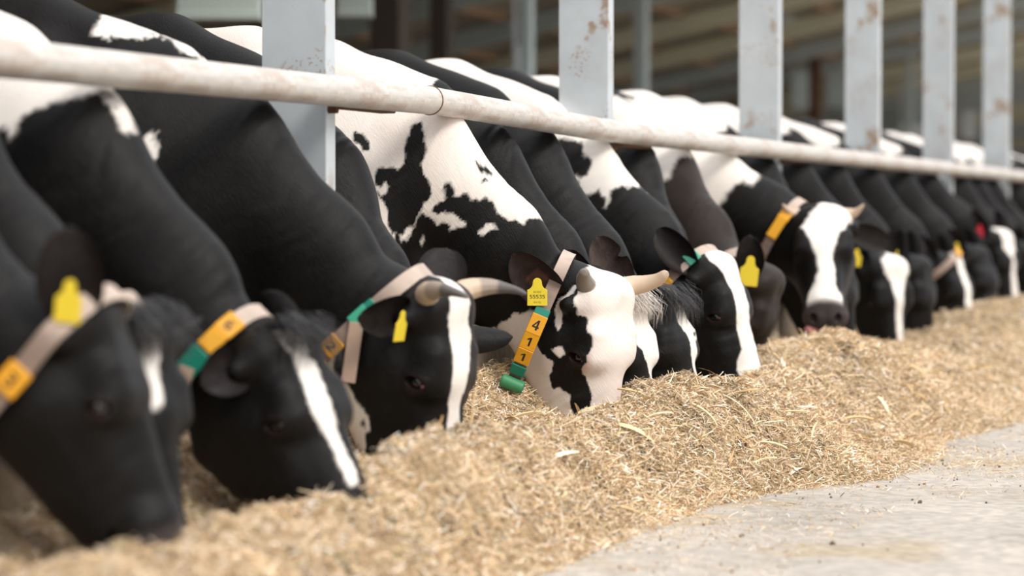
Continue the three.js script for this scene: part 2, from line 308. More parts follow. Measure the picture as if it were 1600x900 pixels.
const hornTints = { dark: t => t < 0.45 ? [0.55, 0.42, 0.30] : t < 0.62 ? [0.30, 0.24, 0.19] : [0.10, 0.09, 0.085], cream: t => [mix(0.62, 0.5, t), mix(0.46, 0.38, t), mix(0.34, 0.27, t)], grey: t => t < 0.4 ? [0.5, 0.38, 0.29] : [0.2, 0.17, 0.14] };
function makeCow(K, id) {
  K.id = id * 13.7; [K.A, K.B, K.C] = frameFor(K.yaw ?? 0, K.tilt ?? 0.1, K.roll ?? 0); K.zn ??= 0;
  const f = makeField(K), out = { pos: [], nor: [], idx: [], earT: [] }, r = K.res ?? 0.012, hr = K.headRes ?? 0.007;
  const n2 = f.neck[2], n3 = f.neck[4], nd = V(n3[0] - n2[0], n3[1] - n2[1], n3[2] - n2[2]).normalize(), ct = n3.map((q, i) => q - nd.getComponent(i) * 0.1);
  const side = (x, y, z) => (x - ct[0]) * nd.x + (y - ct[1]) * nd.y + (z - ct[2]) * nd.z, P = K.poll;
  surfaceNets(f, [-2.15, -0.02, -0.42], [-0.2, 1.45, 0.42], Math.max(0.022, r), (x) => -0.35 - x, out);
  surfaceNets(f, [-0.5, -0.02, -0.45], [P[0] + 0.15, 1.45, 0.45], r, (x, y, z) => Math.min(x + 0.35, -side(x, y, z)), out);
  surfaceNets(f, [P[0] - 0.55, P[1] - 0.66, P[2] - 0.5], [P[0] + 0.5, P[1] + 0.25, P[2] + 0.5], hr, (x, y, z) => side(x, y, z), out);
  const nb = out.pos.length / 3, nearEar = addEar(out, f, { ...EAR, ...K.ear, ...K.near }, 1), farEar = addEar(out, f, { ...EAR, ...K.ear, ...K.far }, -1);
  const n = out.pos.length / 3, col = new Float32Array(n * 3), uv = new Float32Array(n * 2), bl = K.black ?? [0.0055, 0.005, 0.0048], wh = [0.83, 0.78, 0.725];
  for (let i = 0; i < n; i++) {
    const x = out.pos[i * 3], y = out.pos[i * 3 + 1], z = out.pos[i * 3 + 2], j = i * 3; uv[i * 2] = (x + y * 0.3) / 0.11; uv[i * 2 + 1] = (y - z * 0.7) / 0.11;
    if (i >= nb) {
      const t = out.earT[(i - nb) * 2], ph = out.earT[(i - nb) * 2 + 1], k = 1 + 0.4 * vnoise(x * 90, y * 90, z * 90), tt = Math.abs(t) - 1;
      const c = t > 0 ? (K.earIn ?? [0.012, 0.009, 0.0085]) : (K.earOut ?? [bl[0] * 1.3, bl[1] * 1.3, bl[2] * 1.3]), rim = t > 0 && Math.abs(ph) > 0.75 ? 0.4 : 1;
      for (let q = 0; q < 3; q++) col[j + q] = c[q] * k * rim; if (t > 0 && K.earPink && tt < 0.6 && Math.abs(ph) < 0.3) { col[j] = 0.11 * k; col[j + 1] = 0.05 * k; col[j + 2] = 0.04 * k; } continue;
    }
    const w1 = 0.013 * vnoise(x * 22, y * 22, z * 22) + 0.004 * vnoise(x * 70, y * 40, z * 70 + 9), w2 = 0.013 * vnoise(x * 22 + 40, y * 22, z * 22) + 0.009 * vnoise(x * 90, y * 24 + 30, z * 90);
    const s = side(x, y, z), st = s > -0.01 ? hr : r; let w = 0;
    for (const [p, q] of [[-0.35, -0.2], [0.35, 0.2], [0.2, -0.35], [-0.2, 0.35]]) { const X = x + w1 + p * st, Y = y + w2 + q * st, Z = z + w1; w += K.coat(X, Y, Z, f.head(X, Y, Z), s > -0.01) / 4; }
    let v = 1 + 0.10 * fbm(x * 14, y * 14, z * 14) + 0.08 * vnoise(x * 160, y * 160, z * 160), tn = 0;
    const hd = f.head(x, y, z);
    if (hd[0] > 0.445 && hd[0] < 0.6 && s > 0) tn = sst(0.44, 0.475, hd[0] + 0.1 * (hd[1] + 0.07));           // bare muzzle skin
    const eye = Math.hypot(hd[0] - 0.19, hd[1] + 0.064, Math.abs(hd[2]) - 0.1);
    for (let q = 0; q < 3; q++) { let c = mix(bl[q] * v, wh[q] * (0.97 + 0.03 * v), w); if (tn) c = mix(c, (K.muzzle ?? [0.05, 0.04, 0.04])[q], tn); if (w > 0.5 && eye < 0.05) c = mix([0.62, 0.36, 0.32][q], c, sst(0.024, 0.05, eye)); else if (eye < 0.03) c = mix([0.02, 0.012, 0.011][q], c, sst(0.02, 0.03, eye)); col[j + q] = c; }
    if (w > 0.5 && K.pinkSkin) { const pk = clamp(0.5 + 1.2 * fbm(x * 6, y * 6, z * 6 + 4, 2), 0, 1) * 0.08; col[j + 1] *= 1 - pk; col[j + 2] *= 1 - pk * 1.2; }
  }
  const g = new THREE.BufferGeometry();
  g.setAttribute('position', new THREE.BufferAttribute(new Float32Array(out.pos), 3)); g.setAttribute('normal', new THREE.BufferAttribute(new Float32Array(out.nor), 3));
  g.setAttribute('color', new THREE.BufferAttribute(col, 3)); g.setAttribute('uv', new THREE.BufferAttribute(uv, 2)); g.setIndex(new THREE.BufferAttribute(new Uint32Array(out.idx), 1));
  const cow = thing('dairy_cow', K.label, 'cow', [-3.3, 0, -K.u], K.group);
  mesh('body', g, coatMat, cow);
  for (const s of [1, -1]) {
    const e = mesh('eye', new THREE.SphereGeometry(0.0215, 28, 20), eyeMat, cow); e.position.set(...f.at(0.188, -0.066, s * 0.0865));
    if (K.headRes < 0.006) { const c = mesh('caruncle', new THREE.SphereGeometry(0.006, 12, 8).scale(1.3, 0.8, 0.8), caruncleMat, e); c.position.copy(V(...f.at(0.0095, 0.0165, s * 0.0125)).sub(V(...f.at(0, 0, 0)))); }
  }
  if (K.horn) for (const s of [1, -1]) {
    const H = s > 0 ? K.horn : { ...K.horn, ...K.hornFar };
    mesh('horn', taper(H.pts.map(p => f.at(p[0], p[1], p[2] * s)), H.r ?? [0.034, 0.03, 0.022, 0.012, 0.005], hornTints[H.tint ?? 'cream']), hornMat, cow);
  }
  if (K.tuft) {                                                       // the forelock: a few hundred curved hairs
    const gs = [], T = K.tuft;
    for (let i = 0; i < T.n; i++) {
      const a0 = T.a + rr(-0.03, 0.035), c0 = rr(-1, 1) * T.w, b0 = -0.03 + rr(-0.03, 0.02), L = rr(0.6, 1) * T.len, sp = c0 * 0.5 + rr(-0.02, 0.02), lift = rr(0.02, 0.045) * (T.lift ?? 1);
      const pts = [0, 0.33, 0.66, 1].map(t => V(...f.at(a0 + L * t * (0.6 + 0.5 * t), b0 + lift * Math.sin(t * 2.4) * 1.6, c0 + sp * t))), w = 0.0022, q = [], cc = [], kk = rr(0.7, 1.3), k = (T.col ?? [0.018, 0.017, 0.017]).map(x => x * kk);
      const sx = V(...K.C).multiplyScalar(w);
      for (let m = 0; m < 3; m++) { const a = pts[m], b = pts[m + 1], wa = 1 - m / 3, wb = 1 - (m + 1) / 3 * 0.95; const A1 = a.clone().addScaledVector(sx, -wa), A2 = a.clone().addScaledVector(sx, wa), B1 = b.clone().addScaledVector(sx, -wb), B2 = b.clone().addScaledVector(sx, wb); for (const p of [A1, A2, B2, A1, B2, B1]) { q.push(p.x, p.y, p.z); cc.push(...k); } }
      const h = new THREE.BufferGeometry(); h.setAttribute('position', new THREE.Float32BufferAttribute(q, 3)); h.setAttribute('color', new THREE.Float32BufferAttribute(cc, 3)); gs.push(h);
    }
    const h = mergeGeometries(gs); h.computeVertexNormals(); mesh('forelock_hair', h, tuftMat, cow).userData.kind = 'stuff';
  }
  if (K.tag) for (const T of K.tag) earTag(cow, T.far ? farEar : nearEar, T);
  if (K.collar) makeCollar(cow, f, K.collar, nd);
  if (K.tongue) { const t = taper([[0.49, -0.11, 0.02], [0.515, -0.11, 0.045], [0.535, -0.10, 0.07]].map(p => f.at(...p)), [0.022, 0.026, 0.014], () => [0.6, 0.24, 0.26], 12, 12); mesh('tongue', t, hornMat, cow); }
  cow.userData_field = undefined; return cow;
}
function earTag(cow, E, T) {                                          // a tag with a narrowing neck, hung in the ear
  const w = T.w ?? 0.05, h = T.h ?? 0.055, s = new THREE.Shape(); const nk = w * 0.22, nh = h * 0.62;
  s.moveTo(-w / 2, -h); s.lineTo(w / 2, -h); s.lineTo(w / 2, -h * 0.12); s.quadraticCurveTo(nk, 0, nk, nh * 0.5); s.absarc(0, nh * 0.5, nk, 0, Math.PI, false); s.quadraticCurveTo(-nk, 0, -w / 2, -h * 0.12); s.closePath();
  const g = new THREE.ExtrudeGeometry(s, { depth: 0.0016, bevelEnabled: true, bevelSize: 0.0006, bevelThickness: 0.0006, bevelSegments: 1, curveSegments: 8 });
  const uv = g.attributes.uv, p = g.attributes.position; for (let i = 0; i < uv.count; i++) uv.setXY(i, 0.5 + p.getX(i) / w * 0.98, (p.getY(i) + h) / (h * 1.05));
  const m = mesh('ear_tag', g, T.mat ?? tagYellow, cow); m.position.copy(E.at(T.t ?? 0.5, T.y ?? 0.0, T.s ?? 0));
  const x = V(...(T.x ?? [1, 0, 0])).normalize(), y = V(...(T.up ?? [0, 1, 0])); y.addScaledVector(x, -y.dot(x)).normalize(); m.setRotationFromMatrix(new THREE.Matrix4().makeBasis(x, y, V().crossVectors(x, y)));
}
function makeCollar(cow, f, C, nd) {
  const n3 = f.neck[4], nrm = V(...(C.nrm ?? [nd.x, nd.y, nd.z])).normalize(), up0 = V(0, 1, 0); if (C.twist) nrm.applyAxisAngle(up0, C.twist); if (C.pitch) nrm.applyAxisAngle(V(0, 0, 1), C.pitch); nrm.normalize();
  const ctr = V(...n3).addScaledVector(V(...[nd.x, nd.y, nd.z]), C.shift ?? -0.085), e2 = V().crossVectors(nrm, up0).normalize(), e1 = V().crossVectors(e2, nrm).normalize();   // e2 to the right side, e1 to the crest
  if (e2.z < 0) { e2.negate(); }
  const N = 72, ring = [], slack = C.slack ?? 0.03;
  for (let i = 0; i < N; i++) {
    const ph = i / N * Math.PI * 2, d = e1.clone().multiplyScalar(Math.cos(ph)).addScaledVector(e2, Math.sin(ph)); let r = 0.03;
    while (r < 0.32 && f(ctr.x + d.x * r, ctr.y + d.y * r, ctr.z + d.z * r) < 0.003) r += 0.004;
    ring.push({ ph, d, r: r + slack * (1 - Math.cos(ph)) / 2 });
  }
  for (let it = 0; it < 6; it++) { const o = ring.map(q => q.r); ring.forEach((q, i) => { q.r = Math.max(q.r, (o[(i + 1) % N] + o[(i + N - 1) % N]) / 2); }); }
  for (const q of ring) q.p = ctr.clone().addScaledVector(q.d, q.r + 0.003);
  const w = C.width ?? 0.04, pos = [], col = [], uv = [], idx = []; let len = 0;
  const tint = C.tint ?? [0.36, 0.265, 0.215], tp = C.tintTop ?? [0.62, 0.5, 0.42];
  for (let i = 0; i <= N; i++) {
    const q = ring[i % N], nx = ring[(i + 1) % N], pv = ring[(i + N - 1) % N], t = nx.p.clone().sub(pv.p).normalize(), o = V().crossVectors(t, nrm); if (o.dot(q.d) < 0) o.negate(); if (i) len += q.p.distanceTo(ring[i - 1].p);
    const clean = sst(0.55, 0.95, Math.cos(q.ph));
    for (const [a, b] of [[-0.5, 0], [-0.5, 0.004], [-0.44, 0.005], [-0.40, 0.004], [0.40, 0.004], [0.44, 0.005], [0.5, 0.004], [0.5, 0]]) { const p = q.p.clone().addScaledVector(nrm, a * w).addScaledVector(o, b); pos.push(p.x, p.y, p.z); const k = 0.85 + 0.3 * fbm(p.x * 60, p.y * 60, p.z * 60, 2); col.push(...tint.map((c, m) => mix(c, tp[m], clean) * k)); uv.push(len / 0.04, a); }
    if (i < N) for (let k = 0; k < 8; k++) { const a = i * 8 + k, b = i * 8 + (k + 1) % 8; idx.push(a, b, a + 8, b, b + 8, a + 8); }
  }
  const g = new THREE.BufferGeometry(); g.setAttribute('position', new THREE.Float32BufferAttribute(pos, 3)); g.setAttribute('color', new THREE.Float32BufferAttribute(col, 3)); g.setAttribute('uv', new THREE.Float32BufferAttribute(uv, 2)); g.setIndex(idx); g.computeVertexNormals();
  const c = mesh('collar', g, strapMat, cow);
  const place = (m, deg, lift) => {                                   // x along the strap's width, y towards the crest, z outwards
    const x = deg / 360 * N, i = ((Math.floor(x) % N) + N) % N, fr = x - Math.floor(x), a = ring[i].p, b = ring[(i + 1) % N].p, p = a.clone().lerp(b, fr), t = ring[(i + N - 1) % N].p.clone().sub(ring[(i + 2) % N].p).normalize(); if (deg < 0) t.negate();
    const o = V().crossVectors(nrm, t).normalize(); const X = V().crossVectors(t, o); m.position.copy(p).addScaledVector(o, lift); m.setRotationFromMatrix(new THREE.Matrix4().makeBasis(X, t, o)); return m;
  };
  for (const q of C.plates ?? []) {
    const pw = q.w ?? 0.048, ph = q.h ?? 0.05, g = rbox(pw, ph, 0.009, 0.003), u = g.attributes.uv, p = g.attributes.position; for (let i = 0; i < u.count; i++) u.setXY(i, 0.5 + p.getX(i) / pw * 0.99, 0.5 + p.getY(i) / ph * 0.99);
    place(mesh(q.text ? 'number_plate' : 'collar_slide', g, q.text ? plateMat(q.text) : q.mat ?? greenPlastic, c), q.deg, q.lift ?? 0.008);
  }
  if (C.drum) {
    const pts = [[0, -0.036], [0.016, -0.036], [0.0195, -0.033], [0.02, -0.028], [0.02, 0.028], [0.0195, 0.033], [0.016, 0.036], [0, 0.036]].map(p => new THREE.Vector2(...p));
    const d = mesh('collar_drum', new THREE.LatheGeometry(pts, 28), drumGreen, c); place(d, C.drum.deg, 0.024); d.rotateZ(Math.PI / 2 + (C.drum.turn ?? 0));
  }
  if (C.tail) { const t = C.tail, q = mesh('strap_end', rbox(0.036, t.len ?? 0.12, 0.005, 0.0024).translate(0, -(t.len ?? 0.12) / 2, 0), new THREE.MeshStandardMaterial({ name: 'strap end', color: '#b79d8b', roughness: 0.9, bumpMap: webTex, bumpScale: 0.001 }), c); place(q, t.deg, 0.012); q.rotateZ(t.turn ?? 0.3); }
  return c;
}
// ---------------------------------------------------------------- floor, kerb, barn
const concTex = dataTex(1024, (u, v) => { const n = tfbm(u, v, 6, 1, 5), f = tfbm(u, v, 90, 8, 3), st = clamp((tfbm(u, v, 5, 21, 4) - 0.08) * 3.2, 0, 1); let k = 0.69 + 0.08 * n + 0.11 * f; return [mix(k * 1.0, k * 0.97, st), mix(k * 0.985, k * 0.91, st), mix(k * 0.965, k * 0.81, st)]; }, true);
const concBump = dataTex(512, (u, v) => { const k = 0.5 + 0.5 * tfbm(u, v, 60, 5, 3) + 0.25 * tfbm(u, v, 8, 7, 3); return [k, k, k]; });
const uvScale = (g, s) => { const p = g.attributes.position, n = g.attributes.normal, u = g.attributes.uv; for (let i = 0; i < p.count; i++) { const ax = Math.abs(n.getX(i)), ay = Math.abs(n.getY(i)); u.setXY(i, (ax > 0.7 ? p.getZ(i) : p.getX(i)) / s, (ay > 0.7 ? p.getZ(i) : p.getY(i)) / s); } return g; };
const conc = new THREE.MeshStandardMaterial({ name: 'concrete', color: '#fdf6ec', map: concTex, bumpMap: concBump, bumpScale: 0.003, roughness: 0.88 });
const darkConc = new THREE.MeshStandardMaterial({ name: 'soiled concrete', color: '#a3937f', map: concTex, roughness: 0.8 });
struct('floor', uvScale(box(34, 0.3, 130, 14.4, -0.15, -45), 2.2), conc);
struct('floor_barn', uvScale(box(14.2, 0.3, 130, -9.7, -0.16, -45), 2.2), darkConc);
struct('kerb', uvScale(rbox(0.16, 0.46, 120, 0.02, -2.70, 0.23, -42), 1.1), new THREE.MeshStandardMaterial({ name: 'kerb concrete', color: '#c9b9a6', map: concTex, bumpMap: concBump, bumpScale: 0.003, roughness: 0.9 }));
const galvTex = dataTex(512, (u, v) => { const n = tfbm(u, v, 7, 3, 4), r = sst(0.2, 0.5, tfbm(u, v, 14, 31, 5)) * sst(0.0, 0.3, tfbm(u, v, 3, 77, 2)) * 0.7, s = sst(0.35, 0.6, tnoise(u, v, 110, 12)) * 0.5 * sst(0.05, 0.3, tfbm(u, v, 6, 17, 3)); const k = 0.80 + 0.05 * n, q = Math.max(r, s); return [mix(k * 0.965, 0.60, q), mix(k * 1.0, 0.47, q), mix(k * 1.02, 0.37, q)]; }, true);
const galv = new THREE.MeshStandardMaterial({ name: 'weathered galvanised steel', map: galvTex, roughness: 0.5, metalness: 0.15 });
const pipeTex = dataTex(512, (u, v) => { const n = tfbm(u, v, 6, 3, 4), r = sst(-0.1, 0.5, tfbm(u, v * 3, 9, 31, 5) + 0.12 * tnoise(u, v, 60, 3)) * 0.3, w = sst(0.0, 0.4, tfbm(u, v * 2, 14, 51, 4)) * 0.4; const k = 0.80 + 0.05 * n; return [mix(mix(k, 0.62, r), 0.88, w), mix(mix(k * 0.975, 0.50, r), 0.86, w), mix(mix(k * 0.945, 0.42, r), 0.84, w)]; }, true);
pipeTex.repeat.set(1, 1);
const pipeMat = new THREE.MeshStandardMaterial({ name: 'worn pipe', map: pipeTex, roughness: 0.5, metalness: 0.1, bumpMap: concBump, bumpScale: 0.0012 });
const rustMat = new THREE.MeshStandardMaterial({ name: 'rust', color: '#6e4a33', roughness: 0.85, bumpMap: concBump, bumpScale: 0.002 });
// ---------------------------------------------------------------- the rail and its posts
const seg = (pts, r) => { const p = new THREE.CurvePath(); for (let i = 1; i < pts.length; i++) p.add(new THREE.LineCurve3(V(...pts[i - 1]), V(...pts[i]))); const L = p.getLength(), g = new THREE.TubeGeometry(p, Math.min(600, Math.ceil(L * 14)), r, 28, false), u = g.attributes.uv; for (let i = 0; i < u.count; i++) u.setXY(i, u.getX(i) * L / 0.6, u.getY(i) * 0.42); return g; };
const rail = thing('neck_rail', 'long weathered steel pipe rail running above the necks of the cows', 'rail', [0, 0, 0]);
mesh('pipe', seg([[-2.65, 1.075, 2], [-2.65, 1.118, -4.2], [-2.65, 1.134, -6.3], [-2.65, 1.136, -6.55]], 0.041), pipeMat, rail);
mesh('pipe', seg([[-2.65, 1.136, -6.55], [-2.65, 1.130, -6.9], [-2.65, 1.118, -7.5], [-2.65, 1.106, -8.1], [-2.65, 1.101, -8.7], [-2.65, 1.0975, -12], [-2.65, 1.0925, -46]], 0.040), pipeMat, rail);
{ const w = mesh('weld_seam', new THREE.TorusGeometry(0.041, 0.0024, 8, 40), rustMat, rail); w.position.set(-2.65, 1.136, -6.55); }
const postU = [6.0, 8.46, 11.02, 13.3, 15.62, 18.0, 20.4];
const postSays = ['nearest grey steel post, speckled with rust, behind the long pipe rail', 'second grey steel post from the front, above the white back of a cow', 'third grey steel post from the front, over a large white back', 'fourth steel post in the row, behind the cow that looks at the camera', 'fifth steel post in the row, thin and blurred', 'last steel post inside the right edge of the photo, blurred'];
postU.forEach((u, i) => {
  const p = thing('steel_post', postSays[i] ?? 'seventh grey steel post of the row, just past the right edge', 'post', [-2.795, 0, -(u - 0.03)], 'posts of the feed rail'), H = 3.2;
  const w = 0.19, t = 0.06, s = new THREE.Shape(); s.moveTo(-w / 2, -t / 2); s.lineTo(w / 2 - 0.006, -t / 2); s.quadraticCurveTo(w / 2, -t / 2, w / 2, -t / 2 + 0.006); s.lineTo(w / 2, t / 2 - 0.006); s.quadraticCurveTo(w / 2, t / 2, w / 2 - 0.006, t / 2); s.lineTo(-w / 2 + 0.006, t / 2); s.quadraticCurveTo(-w / 2, t / 2, -w / 2, t / 2 - 0.006); s.closePath();
  const g = new THREE.ExtrudeGeometry(s, { depth: H, bevelEnabled: false, curveSegments: 4 }).rotateX(-Math.PI / 2), uv = g.attributes.uv, P = g.attributes.position, N = g.attributes.normal;
  for (let k = 0; k < uv.count; k++) uv.setXY(k, ((Math.abs(N.getX(k)) > 0.7 ? P.getZ(k) : P.getX(k)) + i * 0.37) / 0.7, P.getY(k) / 0.7 + i * 0.23);
  mesh('column', g, galv, p);
  mesh('bracket', rbox(0.05, 0.012, 0.34, 0.004, 0.12, 1.094 + (i ? -0.036 : 0), -0.16), rustMat, p);
  mesh('bolt', new THREE.CylinderGeometry(0.011, 0.011, 0.03, 6).rotateZ(Math.PI / 2).translate(0.105, 1.085 + (i ? -0.036 : 0), 0.015), rustMat, p);
});
// ---------------------------------------------------------------- the barn behind: a roof falling away from the feed lane, on rafters and purlins
const roofY = L => 4.3 - 0.2 * (L - 4.4), dull = (c, r = 0.8) => new THREE.MeshStandardMaterial({ name: 'dull paint', color: c, roughness: r });
const sheetMat = dull('#b3ae9f'), rafterMat = dull('#e6e7cf', 0.6), purlinMat = dull('#a58a70'), paleMat = dull('#c3d2d4', 0.5), whiteMat = dull('#d5dde2', 0.5), wallMat = dull('#5a5148'), rustyMat = dull('#6b4a36');
{
  const a = Math.atan(0.2), len = 12.6 / Math.cos(a), g = box(len, 0.12, 120, 0, 0, 0).rotateZ(a); struct('ceiling', g.translate(-10.7, roofY(10.7) + 0.16, -45), sheetMat);
  struct('wall_back', box(0.25, 2.6, 120, -16.9, 1.1, -45), wallMat); struct('wall_end', box(12.6, 4.6, 0.25, -10.7, 2.0, -105), wallMat); struct('wall_near', box(12.6, 4.6, 0.25, -10.7, 2.0, 15), wallMat);
  const beams = [], pur = [];
  for (let u = 3; u < 100; u += 3.1) { const e = (u * 7) % 3 < 1.5; const m = struct('trim_' + (Math.round(u / 3.1) + 1), bar([-4.5, roofY(4.5) - 0.08, -u], [-16.8, roofY(16.8) - 0.08, -u], e ? 0.3 : 0.22, 0.22), e ? rafterMat : paleMat); m.name = 'rafter' + (m.name.match(/\d+$/) ? '_' + String(Math.round(u / 3.1)).padStart(3, '0') : ''); }
  for (let L = 5; L < 16.5; L += 1.3) { const m = struct('purlin', box(0.09, 0.12, 118, -L, roofY(L) + 0.06, -45), purlinMat); }
  const at = (x, y, L) => { const d = 4047 * L / (2190 - x); return [-L, 0.8 - (y - 338) * d / 3800, -(d - 0.3435 * L) / 0.939, d / 3800]; };
  for (const [x, L, w, m] of [[1001, 8, 0.14, paleMat], [823, 7, 0.1, paleMat], [1272, 9, 0.2, rustyMat], [690, 9.5, 0.2, dull('#5f574f')], [1345, 10, 0.2, paleMat], [610, 9, 0.3, dull('#5f574f')], [1180, 11, 0.3, rustyMat], [1420, 8, 0.12, paleMat]]) { const p = at(x, 0, L); struct('column', rbox(w, roofY(L), w, 0.01, -L, roofY(L) / 2, p[2]), m); }
  // things hung under the roof and standing in the barn, far out of focus
  const hang = (name, label, cat, x0, x1, yTop, yBot, L, m) => { const a = at(x0, yBot, L), b = at(x1, yBot, L), w = (x1 - x0) * a[3] * 0.96, t = thing(name, label, cat, [(a[0] + b[0]) / 2, a[1], (a[2] + b[2]) / 2]), h = Math.max((yBot - yTop) * a[3], 0.1); t.rotation.y = 0.366; mesh('panel', rbox(w, h, 0.12, 0.02, 0, h / 2, 0), m, t); mesh('edge_fold', rbox(w, 0.05, 0.16, 0.01, 0, 0.02, 0), m, t); const top = Math.max(roofY(L) + 0.1 - a[1] - h, 0); for (const q of [-0.35, 0.35]) mesh('hanger', rbox(0.03, top + 0.1, 0.03, 0.004, q * w, h + top / 2, 0), m, t); return t; };
  hang('sheet_panel', 'pale grey-green sheet panel hanging at the top left behind the cows', 'panel', 268, 412, -60, 20, 6.5, dull('#b9c4bd', 0.6));
  hang('sheet_panel', 'pale grey sheet panel just right of the nearest post, at the top edge', 'panel', 524, 584, -60, 22, 6.8, dull('#b9c4bd', 0.6));
  hang('sheet_panel', 'long bluish sheet panel along the top edge at the right', 'panel', 1222, 1445, -50, 36, 9, dull('#9db0b4', 0.5));
  hang('lamp_housing', 'small white lamp housing beside the third post at the top edge', 'lamp', 1219, 1236, -20, 36, 8.2, whiteMat);
  hang('junction_box', 'small pale bluish box hanging in the dark barn left of the second post', 'box', 799, 826, 68, 112, 7.2, whiteMat);
  hang('curtain_strip', 'pale plastic curtain strip left of the thin brown column in the barn', 'curtain', 1234, 1262, 108, 168, 9.2, paleMat);
  hang('curtain_strip', 'pale plastic curtain strip right of the thin brown column in the barn', 'curtain', 1288, 1322, 104, 165, 9.4, paleMat);
  hang('curtain_strip', 'whitish strip low in the gap between the fourth and fifth posts', 'curtain', 1400, 1442, 192, 222, 8.6, whiteMat);
  hang('curtain_strip', 'whitish strip low in the gap between the fifth and last posts', 'curtain', 1498, 1524, 170, 215, 8.6, whiteMat);
}
// ---------------------------------------------------------------- the herd, from the nearest on
// Coats: white or black areas as outlines on the flank (x along the cow, y up) and on the head (a down the face, angle round the head, 0 at the forehead, + on the right).
const lerpTab = (T, x) => { if (x <= T[0][0]) return T[0].slice(1); for (let i = 1; i < T.length; i++) if (x <= T[i][0]) { const t = (x - T[i - 1][0]) / (T[i][0] - T[i - 1][0]); return T[i].slice(1).map((q, k) => mix(T[i - 1][k + 1], q, t)); } return T[T.length - 1].slice(1); };
const round = h => Math.atan2(h[2], h[1] + 0.1);
const any = (L, x, y) => L.some(P => inPoly(P, x, y));
const coat = (B = {}, Hd = {}) => (x, y, z, h, s) => {                 // {base, white: [...], black: [...]} of body and head
  const O = s ? Hd : B, u = s ? h[0] : x, v = s ? round(h) : y; let w = O.base ?? 0;
  if (O.white && any(O.white, u, v)) w = 1; if (O.black && any(O.black, u, v)) w = 0; if (O.spots && any(O.spots, u, v)) w = 1;
  if (O.band && h[1] > -0.13) { const [l, r] = lerpTab(O.band, h[0]); if (h[2] > l && h[2] < r && h[0] < O.band[O.band.length - 1][0]) w = 1; } return w;
};
const upEar = { axis: [-1, -0.15, 0.38], face: [0.2, 0.3, 0.9], base: [0.01, -0.09, 0.09] }, sideEar = { axis: [0.12, -0.35, 1], face: [0.5, 0.6, 0.2] }, backEar = { axis: [0.25, -0.3, 1], face: [0.3, 0.5, 0.6] }, foreEar = { axis: [-0.1, 0.45, 1], face: [0.9, 0.3, 0] };
const hidEar = { axis: [-0.5, -0.7, 0.5], face: [0.2, 0.3, 0.9], len: 0.16 };
const flatEar = { axis: [-0.9, -0.05, 0.4], face: [0.2, 0.3, -0.8] };
const hornsFwd = [[0.005, -0.06, 0.055], [-0.02, -0.045, 0.10], [-0.03, -0.005, 0.125], [-0.025, 0.035, 0.135], [-0.015, 0.065, 0.13]], hornsFar = [[0.005, -0.06, 0.055], [-0.02, -0.045, 0.10], [-0.03, 0.0, 0.13], [-0.025, 0.045, 0.14], [-0.015, 0.085, 0.13]];
const hornsOut = [[0.01, -0.06, 0.055], [-0.015, -0.06, 0.085], [-0.035, -0.055, 0.105], [-0.05, -0.045, 0.12], [-0.062, -0.035, 0.13]], hornsOutFar = [[0.01, -0.055, 0.055], [-0.01, -0.04, 0.085], [-0.02, -0.005, 0.105], [-0.035, 0.03, 0.112], [-0.06, 0.06, 0.11]];
const hornsWide = [[0.01, -0.05, 0.05], [0.0, -0.05, 0.09], [0.0, -0.04, 0.115], [-0.005, -0.02, 0.135], [-0.015, 0, 0.15]];
const whiteTop = [[-3, 0.95], [-0.6, 1.02], [-0.2, 1.0], [0.1, 1.1], [0.3, 1.12], [0.42, 1.2], [0.42, 2], [-3, 2]];
